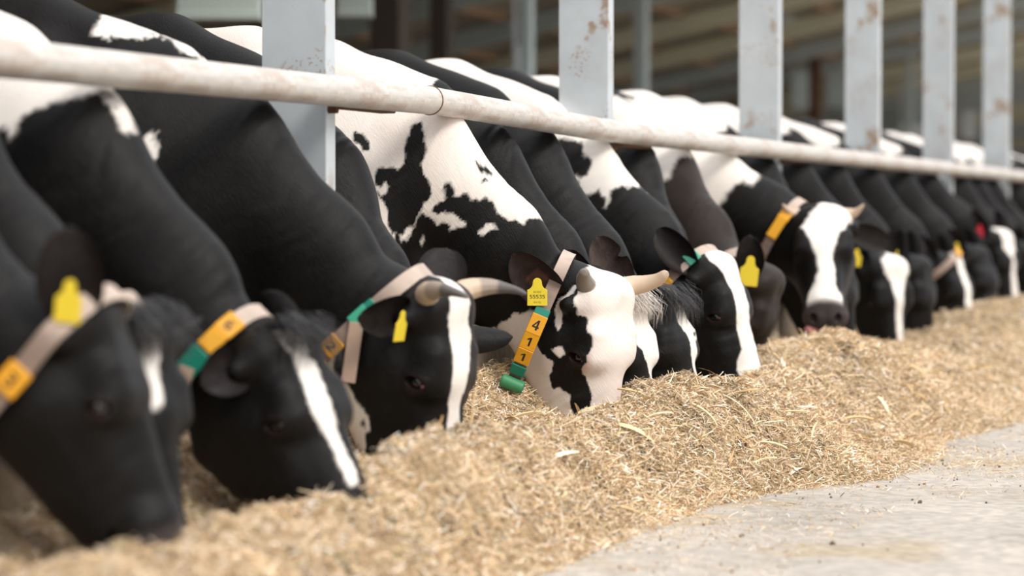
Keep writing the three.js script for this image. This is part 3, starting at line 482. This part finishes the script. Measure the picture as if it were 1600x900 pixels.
const herd = [
  { n: 'A0', label: 'nearest cow at the left edge, black, its upright ear holding a yellow tag', u: 3.66, poll: [1.135, 0.645, -0.19], zn: -0.08, yaw: -0.3, tilt: 0.32, hs: 1.0, near: { axis: [-0.9, 0.28, 0.3], face: [0.2, 0.1, 1], base: [0.02, -0.065, 0.09], len: 0.17, width: 0.125 }, far: hidEar,
    collar: { shift: -0.02, plates: [{ deg: 80, w: 0.05, h: 0.055, text: '3' }, { deg: 132, w: 0.045, h: 0.04, mat: 'yellow' }] }, tag: [{ t: 0.42, y: 0.03, up: [0.15, 1, 0], x: [0.9, -0.1, -0.4], w: 0.045, h: 0.05 }] },
  { n: 'A', label: 'black cow half hidden by the nearest one, a short white blaze below its forelock', u: 4.20, poll: [1.06, 0.596, 0.08], zn: 0.04, yaw: 0.2, tilt: 0.2, near: hidEar, far: { ...foreEar, len: 0.15 }, tuft: { n: 320, a: -0.03, w: 0.06, len: 0.11 }, collar: { plates: [{ deg: 28, w: 0.045, h: 0.025, mat: 'pale' }] },
    coat: coat({}, { white: [[[0.0, 0.2], [0.02, -0.1], [0.05, -0.17], [0.1, -0.12], [0.16, 0.1], [0.17, 0.32], [0.1, 0.36], [0.04, 0.28]]] }) },
  { n: 'B', label: 'hornless cow with a white shoulder, a long white blaze and a yellow and green collar', u: 4.77, poll: [1.08, 0.555, 0.035], yaw: 0.2, tilt: 0.5, near: { axis: [0.35, -0.1, 1], face: [0.3, 0.5, 0.6], base: [0.02, -0.085, 0.09], len: 0.12 }, far: { ...upEar, len: 0.17 }, tuft: { n: 320, a: -0.03, w: 0.06, len: 0.11 },
    collar: { shift: -0.155, pitch: 0.15, plates: [{ deg: 36, text: '6' }, { deg: 55, w: 0.045, h: 0.05, mat: 'yellow' }, { deg: 84, w: 0.05, h: 0.075, mat: 'green' }, { deg: 104, text: '5', h: 0.06 }, { deg: 119, text: '8' }], tail: { deg: 88, turn: 0.4, len: 0.16 } },
    coat: coat({ white: [[[-3, 0.6], [0.2, 0.85], [0.416, 1.007], [0.44, 0.979], [0.459, 1.02], [0.508, 1.045], [0.553, 1.038], [0.582, 1.068], [0.605, 1.079], [0.632, 1.035], [0.665, 0.985], [0.73, 0.98], [0.73, 2], [-3, 2]]] }, { white: [[[0.0, 0.62], [0.044, 0.539], [0.086, 0.45], [0.156, 0.55], [0.201, 0.58], [0.26, 0.4], [0.38, 0.3], [0.36, 0.0], [0.25, 0.1], [0.15, -0.02], [0.092, -0.201], [0.035, -0.149], [0.0, 0.25]]] }) },
  { n: 'C', label: 'big black horned cow with dark-tipped horns and the plate 2 on its collar', u: 5.52, res: 0.009, headRes: 0.0055, poll: [1.125, 0.59, -0.10], zn: -0.06, yaw: 0.04, tilt: -0.03, hs: 1.18, near: { ...backEar, base: [0.02, -0.085, 0.095], len: 0.15 }, far: { ...flatEar, len: 0.2, width: 0.14 }, horn: { pts: hornsFwd, tint: 'dark' }, hornFar: { pts: hornsFar },
    collar: { plates: [{ deg: 62, w: 0.046, h: 0.03, mat: 'green' }, { deg: 76, w: 0.05, h: 0.055, mat: 'pale' }, { deg: 116, text: '2' }, { deg: 136, w: 0.045, h: 0.05, mat: 'yellow' }], tail: { deg: 82, turn: 0.7, len: 0.15 } }, tag: [{ t: 0.5, y: 0.035, up: [0.2, 1, 0], x: [0.2, 0, -1], w: 0.045, h: 0.05 }, { far: 1, t: 0.05, y: 0.03, up: [-0.5, 1, 0], x: [1, 0.4, 0], w: 0.03, h: 0.034 }],
    coat: coat({ white: [[[0.18, 1.262], [0.27, 1.25], [0.31, 1.266], [0.36, 1.249], [0.428, 1.208], [0.462, 1.179], [0.54, 1.165], [0.6, 1.4], [0.1, 1.6]], [[0.344, 0.975], [0.363, 1.001], [0.385, 0.999], [0.378, 0.956], [0.371, 0.921], [0.358, 0.94]]] },
      { white: [[[-0.06, 0.5], [0.024, 0.66], [0.072, 0.6], [0.131, 0.55], [0.19, 0.56], [0.24, 0.44], [0.30, 0.42], [0.42, 0.36], [0.42, -0.1], [0.268, 0.1], [0.19, 0.0], [0.135, -0.25], [0.076, -0.29], [0.0, -0.2], [-0.06, 0.1]], [[0.12, 2.56], [0.188, 2.55], [0.216, 2.44], [0.26, 2.38], [0.36, 2.42], [0.4, 3.2], [0.1, 3.2]]] }) },
  { n: 'D', label: 'black cow squeezed in behind the horned black cow, one dark ear out to the right', u: 6.19, poll: [0.95, 0.50, 0.17], zn: 0.02, crest: -0.09, yaw: 0.0, tilt: 0.0, near: { ...backEar, len: 0.12 }, far: { axis: [0.1, 0.9, 1], face: [0.3, -0.5, 0.5], len: 0.225, width: 0.085 }, collar: null },
  { n: 'E', label: 'black and white cow in focus wearing the collar plates 4 1 1', u: 6.72, res: 0.0065, headRes: 0.004, poll: [1.125, 0.575, -0.20], zn: -0.09, crest: 0.045, yaw: 0.27, tilt: -0.05, hs: 1.17, near: { axis: [-0.66, -0.4, 0.72], face: [0.3, 0.4, 0.9], base: [0.035, -0.13, 0.095], len: 0.2, width: 0.14 }, far: hidEar, earPink: 1, earIn: [0.028, 0.018, 0.016], pinkSkin: 1, muzzle: [0.62, 0.42, 0.38], horn: { pts: hornsOut, tint: 'grey', r: [0.036, 0.032, 0.027, 0.02, 0.012] }, hornFar: { pts: hornsOutFar, tint: 'cream' },
    collar: { slack: 0.10, shift: -0.09, pitch: 0.48, width: 0.04, plates: [{ deg: 93, w: 0.046, h: 0.03, mat: 'green' }, { deg: 104, text: '4', h: 0.062 }, { deg: 118, text: '1', h: 0.054 }, { deg: 130, text: '1', h: 0.05 }, { deg: 141, w: 0.046, h: 0.036, mat: 'green' }], drum: { deg: 150 } }, tag: [{ t: 0.5, y: 0.035, s: 0.0, up: [0.05, 1, 0], x: [0.95, 0, -0.3], w: 0.058, h: 0.052, mat: 'print' }],
    coat: coat({ base: 1, black: [[[0.385, 1.049], [0.407, 1.057], [0.424, 1.034], [0.424, 0.995], [0.406, 0.986], [0.386, 1.02]], [[0.546, 1.072], [0.565, 1.076], [0.581, 1.043], [0.58, 0.997], [0.59, 0.962], [0.58, 0.945], [0.588, 0.918], [0.598, 0.907], [0.599, 0.876], [0.588, 0.859], [0.572, 0.855], [0.566, 0.827], [0.542, 0.783], [0.51, 0.745], [0.49, 0.745], [0.487, 0.815], [0.472, 0.849], [0.461, 0.872], [0.489, 0.862], [0.489, 0.887], [0.477, 0.895], [0.458, 0.891], [0.452, 0.925], [0.464, 0.944], [0.491, 0.948], [0.511, 0.945], [0.531, 0.962], [0.533, 1.012], [0.549, 1.035]],
      [[0.5, 0.739], [0.541, 0.777], [0.565, 0.813], [0.59, 0.792], [0.592, 0.775], [0.619, 0.783], [0.637, 0.773], [0.634, 0.758], [0.679, 0.783], [0.672, 0.796], [0.602, 0.811], [0.602, 0.827], [0.634, 0.848], [0.631, 0.886], [0.65, 0.892], [0.659, 0.877], [0.656, 0.859], [0.684, 0.882], [0.7, 0.852], [0.728, 0.869], [0.753, 0.844], [0.779, 0.806], [0.797, 0.783], [0.844, 0.783], [0.89, 0.80], [1.2, 0.9], [1.2, 0.62], [0.86, 0.52], [0.7, 0.45], [0.5, 0.55]], [[0.704, 0.962], [0.716, 0.955], [0.739, 0.927], [0.74, 0.915], [0.723, 0.927], [0.706, 0.95]], [[0.716, 0.915], [0.729, 0.911], [0.731, 0.9], [0.718, 0.904]]],
      spots: [[[0.721, 0.773], [0.735, 0.785], [0.758, 0.773], [0.77, 0.75], [0.743, 0.754], [0.709, 0.762]], [[0.542, 0.719], [0.557, 0.746], [0.556, 0.729], [0.546, 0.712]], [[0.512, 0.743], [0.52, 0.762], [0.54, 0.767], [0.523, 0.735], [0.515, 0.72]]] },
      { base: 1, black: [[[-0.3, 3.3], [-0.3, 1.35], [0.005, 1.393], [0.047, 1.289], [0.062, 1.276], [0.073, 1.097], [0.103, 1.037], [0.13, 0.92], [0.149, 0.95], [0.172, 1.06], [0.196, 1.043], [0.215, 1.14], [0.232, 1.175], [0.241, 1.012], [0.265, 0.966], [0.294, 0.835], [0.335, 0.87], [0.35, 1.1], [0.36, 1.38], [0.327, 1.45], [0.302, 1.50], [0.294, 1.60], [0.282, 1.869], [0.269, 1.995], [0.228, 1.952], [0.199, 1.945], [0.186, 2.088], [0.158, 2.182], [0.153, 2.336], [0.137, 2.348], [0.105, 2.196], [0.07, 2.3], [0.03, 2.4], [0.0, 3.3]]],
        spots: [[[-0.009, 1.70], [-0.008, 1.493], [0.02, 1.531], [0.04, 1.70], [0.073, 1.715], [0.11, 1.75], [0.107, 1.887], [0.079, 1.948], [0.053, 1.944], [0.02, 1.894], [0.021, 1.803]], [[0.168, 1.56], [0.182, 1.5], [0.192, 1.66], [0.18, 1.8], [0.166, 1.7]]] }) },
  { n: 'F', label: 'white-faced cow right behind the one numbered 4 1 1, with a dark neck', u: 7.29, res: 0.009, headRes: 0.005, poll: [1.06, 0.545, 0.03], yaw: 0.25, tilt: 0.2, near: upEar, far: hidEar, tuft: { n: 260, a: -0.02, w: 0.06, len: 0.09, col: [0.6, 0.54, 0.48] }, collar: { plates: [{ deg: 12, w: 0.046, h: 0.014, mat: 'pale' }] },
    coat: coat({ white: [[[-3, 0.95], [0.3, 1.1], [0.55, 1.12], [0.37, 1.22], [0.40, 1.27], [0.38, 1.6], [-3, 1.6]]] }, { white: [[[-0.1, 1.6], [0.05, 1.3], [0.10, 0.75], [0.127, 0.53], [0.154, 0.36], [0.208, 0.05], [0.25, -0.14], [0.3, -0.4], [0.2, -1.5], [-0.1, -1.5]]] }) },
  { n: 'G', label: 'dark cow with a ragged notched ear, black forelock and narrow white blaze', u: 7.84, res: 0.010, headRes: 0.005, poll: [1.085, 0.545, 0.265], zn: 0.12, yaw: 0.22, tilt: 0.33, near: { ...upEar, notch: 1, len: 0.21, width: 0.13, base: [-0.05, -0.09, 0.085], axis: [-1, -0.25, 0.2] }, far: hidEar, earIn: [0.055, 0.036, 0.03], tuft: { n: 420, a: -0.03, w: 0.07, len: 0.12 }, collar: null,
    coat: coat({}, { white: [[[-0.06, 0.5], [0.0, 0.5], [0.057, 0.02], [0.129, -0.01], [0.25, -0.1], [0.47, -0.12], [0.47, -0.7], [0.25, -0.62], [0.1, -0.6], [-0.02, -0.5]]] }) },
  { n: 'H', label: 'black-headed cow with a broad white blaze and a green slide on its collar', u: 8.40, res: 0.009, headRes: 0.005, poll: [1.12, 0.651, 0.245], zn: 0.1, yaw: 0.15, tilt: 0.33, near: { ...upEar, cup: 1.2, axis: [-1, -0.35, 0.3] }, far: hidEar, muzzle: [0.5, 0.34, 0.3],
    collar: { shift: -0.09, plates: [{ deg: 26, w: 0.046, h: 0.05, mat: 'pale' }, { deg: 70, w: 0.045, h: 0.05, mat: 'yellow' }] },
    coat: coat({ white: [[[-3, 0.6], [0.4, 0.85], [0.548, 0.922], [0.588, 0.877], [0.62, 0.89], [0.648, 0.859], [0.667, 0.822], [0.668, 0.886], [0.698, 0.908], [0.751, 0.904], [0.80, 0.885], [0.9, 0.95], [0.9, 2], [-3, 2]]], black: [[[0.47, 1.08], [0.512, 1.073], [0.546, 1.064], [0.561, 1.032], [0.592, 0.991], [0.591, 0.95], [0.557, 0.927], [0.538, 0.943], [0.45, 0.96]]] },
      { white: [[[-0.1, 0.9], [-0.015, 0.9], [0.039, 0.66], [0.104, 0.52], [0.199, 0.62], [0.263, 0.64], [0.325, 0.66], [0.362, 0.95], [0.387, 1.02], [0.6, 1.0], [0.6, -0.3], [0.407, 0.0], [0.276, -0.15], [0.171, -0.2], [0.097, -0.5], [0.0, -0.4], [-0.1, -0.4]]] }) },
  { n: 'I', label: 'black cow of which only the neck shows, behind the broad white blaze', u: 8.96, poll: [0.95, 0.56, 0.33], zn: 0.15, yaw: 0.1, near: backEar, far: hidEar, collar: null },
  { n: 'J', label: 'brownish black cow with a big yellow ear tag and no blaze', u: 9.50, poll: [1.08, 0.55, 0.42], zn: 0.15, yaw: 0.05, tilt: -0.25, near: { ...upEar, len: 0.16 }, far: hidEar, black: [0.020, 0.0135, 0.0105], collar: { plates: [{ deg: 40, w: 0.05, h: 0.06, mat: 'yellow' }, { deg: 105, w: 0.045, h: 0.04, mat: 'green' }] }, tag: [{ t: 0.4, y: 0.03, up: [0.2, 1, 0], x: [0.9, -0.1, -0.4], w: 0.07, h: 0.075 }],
    coat: coat({ white: [[[-3, 0.6], [0.3, 0.85], [0.56, 0.94], [0.595, 0.982], [0.616, 1.039], [0.66, 1.06], [0.66, 2], [-3, 2]]] }) },
  { n: 'L', label: 'horned cow lifting its head to face the camera, broad white face and pink tongue', u: 10.08, headRes: 0.007, poll: [1.05, 0.84, 0.18], zn: 0.06, yaw: 1.3, tilt: 0.62, hs: 1.12, near: { ...sideEar }, far: sideEar, horn: { pts: hornsWide, tint: 'cream' }, collar: { shift: -0.20, plates: [{ deg: -60, w: 0.05, h: 0.09, mat: 'green' }, { deg: -38, w: 0.05, h: 0.04, mat: 'yellow' }, { deg: -84, w: 0.05, h: 0.06, mat: 'yellow' }, { deg: 75, w: 0.045, h: 0.10, mat: 'yellow' }, { deg: 50, w: 0.05, h: 0.05, mat: 'yellow' }] }, tongue: 1, tag: [{ t: 0.6, y: 0.03, up: [0.1, 1, 0], x: [0.9, 0, -0.4], w: 0.06, h: 0.06, mat: 'red' }],
    coat: coat({ white: [[[-3, 0.5], [0.5, 0.88], [0.59, 0.838], [0.633, 0.902], [0.694, 0.945], [0.739, 0.929], [0.756, 0.994], [0.85, 1.02], [0.85, 2], [-3, 2]]], black: [[[-0.25, 1.345], [0.1, 1.319], [0.184, 1.296], [0.2, 1.5], [-0.25, 1.5]]] }, { band: [[-0.2, -0.11, 0.11], [0.02, -0.11, 0.11], [0.09, -0.085, 0.085], [0.17, -0.05, 0.05], [0.25, -0.03, 0.03], [0.36, -0.031, 0.031], [0.42, -0.06, 0.06], [0.47, -0.065, 0.065]] }) },
  { n: 'X', label: 'black cow hidden behind the raised white face, only its ear beside it', u: 10.75, poll: [1.0, 0.62, 0.1], yaw: 0.2, near: upEar, far: upEar, collar: null, coat: coat({ white: [whiteTop], black: [[[-0.2, 1.25], [0.2, 1.2], [0.3, 1.17], [0.2, 1.24], [-0.1, 1.3]]] }) },
  { n: 'M', label: 'black-cheeked cow with a white poll next to the cow facing the camera', u: 11.42, poll: [1.05, 0.576, -0.03], yaw: 0.75, near: upEar, far: upEar, collar: null, tag: [{ t: 0.4, y: 0.03, up: [0.2, 1, 0], x: [0.9, -0.1, -0.4] }], coat: coat({ white: [whiteTop] }, { band: [[-0.2, -0.09, 0.07], [0.05, -0.08, 0.06], [0.09, -0.05, 0.03], [0.17, -0.03, 0.015], [0.3, -0.03, 0.01], [0.5, -0.05, 0.0]] }) },
  { n: 'N', label: 'blurred black cow with a yellow ear tag, second past the facing cow', u: 12.2, poll: [1.05, 0.56, -0.1], yaw: 0.2, near: upEar, far: upEar, collar: null, tag: [{ t: 0.4, y: 0.03, up: [0.2, 1, 0], x: [0.9, -0.1, -0.4] }], coat: coat({ white: [[[-3, 1.1], [0.1, 1.22], [0.35, 1.22], [0.35, 2], [-3, 2]]] }) },
  { n: 'O', label: 'blurred black cow with a slanting white blaze and yellow on its collar', u: 13.1, poll: [1.05, 0.57, -0.1], yaw: 0.3, tilt: 0.3, near: upEar, far: upEar, collar: { plates: [{ deg: 20, w: 0.05, h: 0.09, mat: 'yellow' }] }, coat: coat({ white: [whiteTop] }, { band: [[-0.02, -0.035, 0.035], [0.4, -0.035, 0.03]] }) },
  { n: 'P', label: 'black cow with a yellow tag, last but one at the right edge', u: 14.0, poll: [1.05, 0.6, -0.1], yaw: 0.3, tilt: 0.3, near: upEar, far: upEar, collar: null, tag: [{ t: 0.4, y: 0.03, up: [0.2, 1, 0], x: [0.9, -0.1, -0.4] }], coat: coat({ white: [[[-1.2, 1.2], [-0.3, 1.28], [-0.3, 2], [-1.2, 2]]] }) },
  { n: 'Q', label: 'last cow at the right edge, black with a pale forehead and a red tag', u: 14.85, poll: [1.05, 0.69, -0.1], yaw: 0.4, tilt: 0.2, near: upEar, far: upEar, collar: null, tag: [{ t: 0.4, y: 0.03, up: [0.2, 1, 0], x: [0.9, -0.1, -0.4], mat: 'red' }], coat: coat({ white: [whiteTop] }, { band: [[-0.1, -0.06, 0.06], [0.1, -0.06, 0.06], [0.14, -0.01, 0.01], [0.2, -0.02, 0.02], [0.4, -0.03, 0.03]] }) },
];
const MATS = { yellow: yellowPlastic, green: greenPlastic, pale: paleGreen, red: tagRed, print: tagPrint };
herd.forEach((K, i) => {
  K.coat ??= coat(); K.res ??= i < 10 ? 0.012 : 0.014; K.headRes ??= i < 10 ? 0.008 : 0.009; if (K.collar === undefined) K.collar = {};
  for (const q of [...(K.collar?.plates ?? []), ...(K.tag ?? [])]) if (typeof q.mat === 'string') q.mat = MATS[q.mat];
  K.cow = makeCow(K, i);
});
// further cows down the line, blurred: bodies of the ones before under the next number
[15.95, 16.6, 17.25, 18.5, 19.1, 19.75, 20.85, 21.5].forEach((u, i) => { const src = herd[[16, 14, 15, 13, 17, 14][i % 6]].cow, c = src.clone(); c.name = numbered('dairy_cow'); c.position.z = -u; scene.add(c); tag(c, 'far cow past the last visible head, only its blurred back in view', 'cow', 'far cows at the end of the row'); });
// ---------------------------------------------------------------- the heap of chopped feed
const tab = (T, x) => lerpTab(T, x)[0];
const RIDGE = [[0, 0.2], [3.6, 0.2], [4.2, 0.18], [4.65, 0.19], [5.0, 0.275], [5.6, 0.255], [6.1, 0.245], [6.64, 0.26], [7.24, 0.295], [7.8, 0.225], [8.3, 0.235], [9.05, 0.33], [9.6, 0.28], [10.3, 0.22], [11.4, 0.20], [12.8, 0.29], [14.2, 0.30], [40, 0.32]];
const EDGE = [[0, 1.75], [4, 1.8], [5.5, 1.84], [6.5, 1.82], [6.9, 1.70], [7.3, 1.50], [8.0, 1.46], [8.6, 1.56], [9.4, 1.42], [11, 1.44], [40, 1.42]];
function feedY(L, u) {
  const e = tab(EDGE, u) + 0.05 * fbm(u * 2.1, 3, 1) + 0.02 * fbm(u * 9, 5, 2), r = tab(RIDGE, u), c = Math.max(2.05, e + 0.30);
  const t = (L - e) / (c - e); if (t <= 0) return -0.01 + 0.0 * t;
  let y = t < 1 ? r * Math.pow(Math.sin(t * Math.PI / 2), 1.55) : r - 0.06 * sst(1, 1.6, t) + 0.10 * sst(2.36, 2.62, L);
  const k = sst(0, 0.5, t);
  y += k * (0.06 * fbm(u * 2.2, L * 3, 4) + 0.045 * fbm(u * 6, L * 6, 9) + 0.028 * fbm(u * 17, L * 17, 3) + 0.016 * fbm(u * 44, L * 44, 8, 2)) + 0.004 * sst(0, 0.1, t);
  return y;
}
const feed = thing('feed_heap', 'long heap of pale chopped straw feed along the kerb under the muzzles of the cows', 'animal feed', [0, 0, 0]);
const strawTex = dataTex(1024, (u, v) => { const n = tfbm(u, v, 40, 3, 4), m = tfbm(u, v, 9, 6, 3), w = tnoise(u + 0.02 * tnoise(u, v, 20, 1), v, 200, 2); const k = 0.62 + 0.35 * n + 0.15 * m + 0.15 * w; return [k * 1.0, k * 0.87, k * 0.68]; }, true);
{
  const Ls = [], us = []; for (let L = 1.3; L <= 2.63; L += 0.014) Ls.push(L); for (let u = 1.5; u < 32; u += clamp(u * 0.0022, 0.012, 0.04)) us.push(u);
  const nL = Ls.length, pos = new Float32Array(nL * us.length * 3), uv = new Float32Array(nL * us.length * 2), idx = [];
  us.forEach((u, j) => Ls.forEach((L, i) => { const k = j * nL + i; pos.set([-L, feedY(L, u), -u], k * 3); uv.set([L / 0.5, u / 0.5], k * 2); if (i && j) { const a = k, b = k - 1, c = k - nL, d = c - 1; if (pos[a * 3 + 1] > -0.009 || pos[b * 3 + 1] > -0.009 || pos[c * 3 + 1] > -0.009 || pos[d * 3 + 1] > -0.009) idx.push(a, c, b, b, c, d); } }));
  const g = new THREE.BufferGeometry(); g.setAttribute('position', new THREE.BufferAttribute(pos, 3)); g.setAttribute('uv', new THREE.BufferAttribute(uv, 2)); g.setIndex(new THREE.BufferAttribute(new Uint32Array(idx), 1)); g.computeVertexNormals();
  if (g.attributes.normal.getY(Math.floor(nL * us.length / 2)) < 0) { const I = g.index.array; for (let i = 0; i < I.length; i += 3) { const t = I[i]; I[i] = I[i + 1]; I[i + 1] = t; } g.computeVertexNormals(); }
  mesh('feed_mass', g, new THREE.MeshStandardMaterial({ name: 'chopped feed', map: strawTex, bumpMap: strawTex, bumpScale: 0.01, roughness: 1 }), feed);
}
const strawMat = new THREE.MeshPhysicalMaterial({ name: 'straw', roughness: 0.75, side: THREE.DoubleSide });
function flake(len, w, bend, twist, n = 3, th = 0) {                  // a bent strip along x
  const q = [], idx = [], cr = th ? 4 : 2; for (let i = 0; i <= n; i++) { const t = i / n - 0.5, y = bend * len * (0.25 - t * t) * 4, a = twist * t, ww = w * (1 - 0.5 * Math.abs(t * 2) ** 3); if (th) for (const [p, s] of [[1, 0], [0, 1], [-1, 0], [0, -1]]) q.push(t * len, y + s * th / 2 + Math.sin(a) * p * ww / 2, Math.cos(a) * p * ww / 2); else for (const p of [1, -1]) q.push(t * len, y + Math.sin(a) * p * ww / 2, Math.cos(a) * p * ww / 2); }
  for (let i = 0; i < n; i++) for (let k = 0; k < (th ? 4 : 1); k++) { const a = i * cr + k, b = i * cr + (k + 1) % cr; idx.push(a, b, a + cr, b, b + cr, a + cr); }
  const g = new THREE.BufferGeometry(); g.setAttribute('position', new THREE.Float32BufferAttribute(q, 3)); g.setIndex(idx); const h = g.toNonIndexed(); h.computeVertexNormals(); return h;
}
const TONES = [[0.827, 0.65, 0.44], [0.768, 0.58, 0.365], [0.867, 0.73, 0.558], [0.67, 0.47, 0.279], [0.571, 0.38, 0.204], [0.355, 0.23, 0.118], [0.512, 0.43, 0.236], [0.916, 0.84, 0.73], [0.808, 0.62, 0.397]];
const KINDS = [flake(1, 0.07, 0.08, 0.5, 3, 0.045), flake(1, 0.10, 0.2, 1.6, 4), flake(1, 0.30, 0.12, 0.9, 2), flake(1, 0.05, 0.05, 0.3, 3, 0.035)];
const SIZE = [[0.010, 0.036], [0.012, 0.04], [0.005, 0.014], [0.03, 0.085]];
{
  const per = [[], [], [], []], M = new THREE.Object3D(), nrm = V(), c = new THREE.Color();
  const put = (L, u, y, big) => {
    const k = rnd(), kind = k < 0.5 ? 0 : k < 0.74 ? 1 : k < 0.955 ? 2 : 3, s = rr(...SIZE[kind]) * big; const e = 0.012;
    nrm.set(feedY(L + e, u) - feedY(L - e, u), 2 * e, feedY(L, u + e) - feedY(L, u - e)).normalize();
    M.position.set(-L, y + rr(0, 0.006) * big, -u); M.up.copy(nrm); const dir = V(rr(-1, 1), rr(-0.55, 0.65), rr(-1, 1)).normalize(); M.lookAt(M.position.x + dir.x, M.position.y + dir.y, M.position.z + dir.z); M.rotateY(Math.PI / 2); M.rotateX(rr(-1.2, 1.2)); M.scale.setScalar(s); M.updateMatrix();
    const cl = fbm(u * 5, L * 5, 7, 2), t = TONES[clamp(Math.floor(rnd() * 9), 0, 8)], f = rr(0.85, 1.12) * (1 + 0.3 * cl); per[kind].push([M.matrix.clone(), c.setRGB(t[0] * f, t[1] * f, t[2] * f).clone()]);
  };
  const N = 260000;
  for (let i = 0; i < N; i++) {
    const near = rnd() < 0.8, u = near ? rr(3.4, 10.2) : 10.2 + 16 * rnd() ** 1.5, e = tab(EDGE, u), L = e - 0.05 + (2.6 - e + 0.05) * rnd() ** 1.15, y = feedY(L, u); if (y < -0.005 && rnd() > 0.25) continue;
    put(L, u, Math.max(y, 0.001), near ? 1 : 1.35);
  }
  for (let i = 0; i < 26000; i++) { const u = rr(4.2, 13), e = tab(EDGE, u), L = e + 0.06 - 0.6 * rnd() ** 2.6; if (fbm(u * 3, L * 3, 2, 2) < -0.1 && rnd() < 0.75) continue; put(L, u, 0.001, rr(0.35, 0.9)); }
  // dark crumbs of dung and grain
  const lump = new THREE.IcosahedronGeometry(1, 1), P = lump.attributes.position; for (let i = 0; i < P.count; i++) { const k = 1 + 0.35 * vnoise(P.getX(i) * 2, P.getY(i) * 2, P.getZ(i) * 2); P.setXYZ(i, P.getX(i) * k, P.getY(i) * k * 0.7, P.getZ(i) * k); } lump.computeVertexNormals(); KINDS.push(lump); per.push([]);
  for (let i = 0; i < 1500; i++) { const u = rr(4.2, 13), e = tab(EDGE, u), floor = i % 5 === 0, L = floor ? e - 0.7 * rnd() ** 1.6 : e + rr(0, 0.6); M.position.set(-L, Math.max(feedY(L, u), 0) + 0.002, -u); M.rotation.set(rr(0, 6), rr(0, 6), rr(0, 6)); M.scale.setScalar(rr(0.0012, 0.0042) * (rnd() < 0.04 ? 2.2 : 1)); M.updateMatrix(); const f = rr(0.5, 1.3); per[4].push([M.matrix.clone(), (rnd() < 0.2 ? c.setRGB(0.35 * f, 0.16 * f, 0.06 * f) : c.setRGB(0.13 * f, 0.095 * f, 0.06 * f)).clone()]); }
  per.forEach((P, k) => { const m = new THREE.InstancedMesh(KINDS[k], strawMat, P.length); P.forEach(([a, b], i) => { m.setMatrixAt(i, a); m.setColorAt(i, b); }); m.name = ['chopped_straw', 'curled_straw', 'chaff', 'long_straw', 'crumbs'][k]; m.castShadow = m.receiveShadow = true; m.userData.kind = 'stuff'; feed.add(m); });
}

// the pieces one can pick out: long husks, stalks and leaves on the near face of the heap, each a part of it
{
  const husk = [flake(1, 0.09, 0.10, 0.6, 8), flake(1, 0.07, 0.16, 0.9, 8), flake(1, 0.13, 0.12, 0.5, 6)], stalk = [flake(1, 0.05, 0.04, 0.1, 6, 0.05), flake(1, 0.065, 0.1, 0.2, 6, 0.065)];
  const tones = ['#efddb8', '#e6cfa2', '#dcbd8c', '#f2e6cc', '#d0ac78'].map(c => new THREE.MeshPhysicalMaterial({ name: 'dry husk', color: c, roughness: 0.7, side: THREE.DoubleSide }));
  const lay = (name, g, m, L, u, len, dir, lift) => { const o = mesh(name, g, m, feed); o.position.set(-L, Math.max(feedY(L, u), 0) + lift, -u); o.lookAt(o.position.x + dir[0], o.position.y + dir[1], o.position.z + dir[2]); o.rotateY(Math.PI / 2); o.rotateX(rr(-0.7, 0.7)); o.scale.setScalar(len); return o; };
  for (let i = 0; i < 150; i++) { const u = rr(5.6, 10.5), e = tab(EDGE, u), L = e + rr(0.02, 0.55), s = i % 3; if (s) lay('husk', husk[i % 3 === 1 ? i % 2 : 2], tones[i % 5], L, u, rr(0.05, 0.13), [rr(-1, 1), rr(-0.45, 0.25), rr(-1, 1)], 0.008); else lay('straw_stalk', stalk[i % 2], tones[(i * 2) % 5], L, u, rr(0.06, 0.14), [rr(-1, 1), rr(-0.4, 0.5), rr(-1, 1)], 0.01); }
  const at = (x, y, L) => { const d = 4047 * L / (2190 - x); return (d - 0.3435 * L) / 0.939; };
  lay('husk', husk[0], tones[0], 1.86, at(1158, 665, 1.86), 0.19, [0.5, -0.42, 0.3], 0.014); lay('husk', husk[1], tones[1], 1.98, at(1110, 668, 1.98), 0.14, [0.6, -0.35, 0.1], 0.014);
  lay('straw_stalk', stalk[1], tones[4], 2.12, at(690, 660, 2.12), 0.09, [0.05, 1, 0.05], 0.03); lay('straw_stalk', stalk[0], tones[2], 2.14, at(740, 630, 2.14), 0.12, [0.08, 1, -0.1], 0.03); lay('straw_stalk', stalk[0], tones[2], 2.13, at(832, 640, 2.13), 0.10, [0.5, 0.6, 0.1], 0.02);
}
renderer.render(scene, camera);
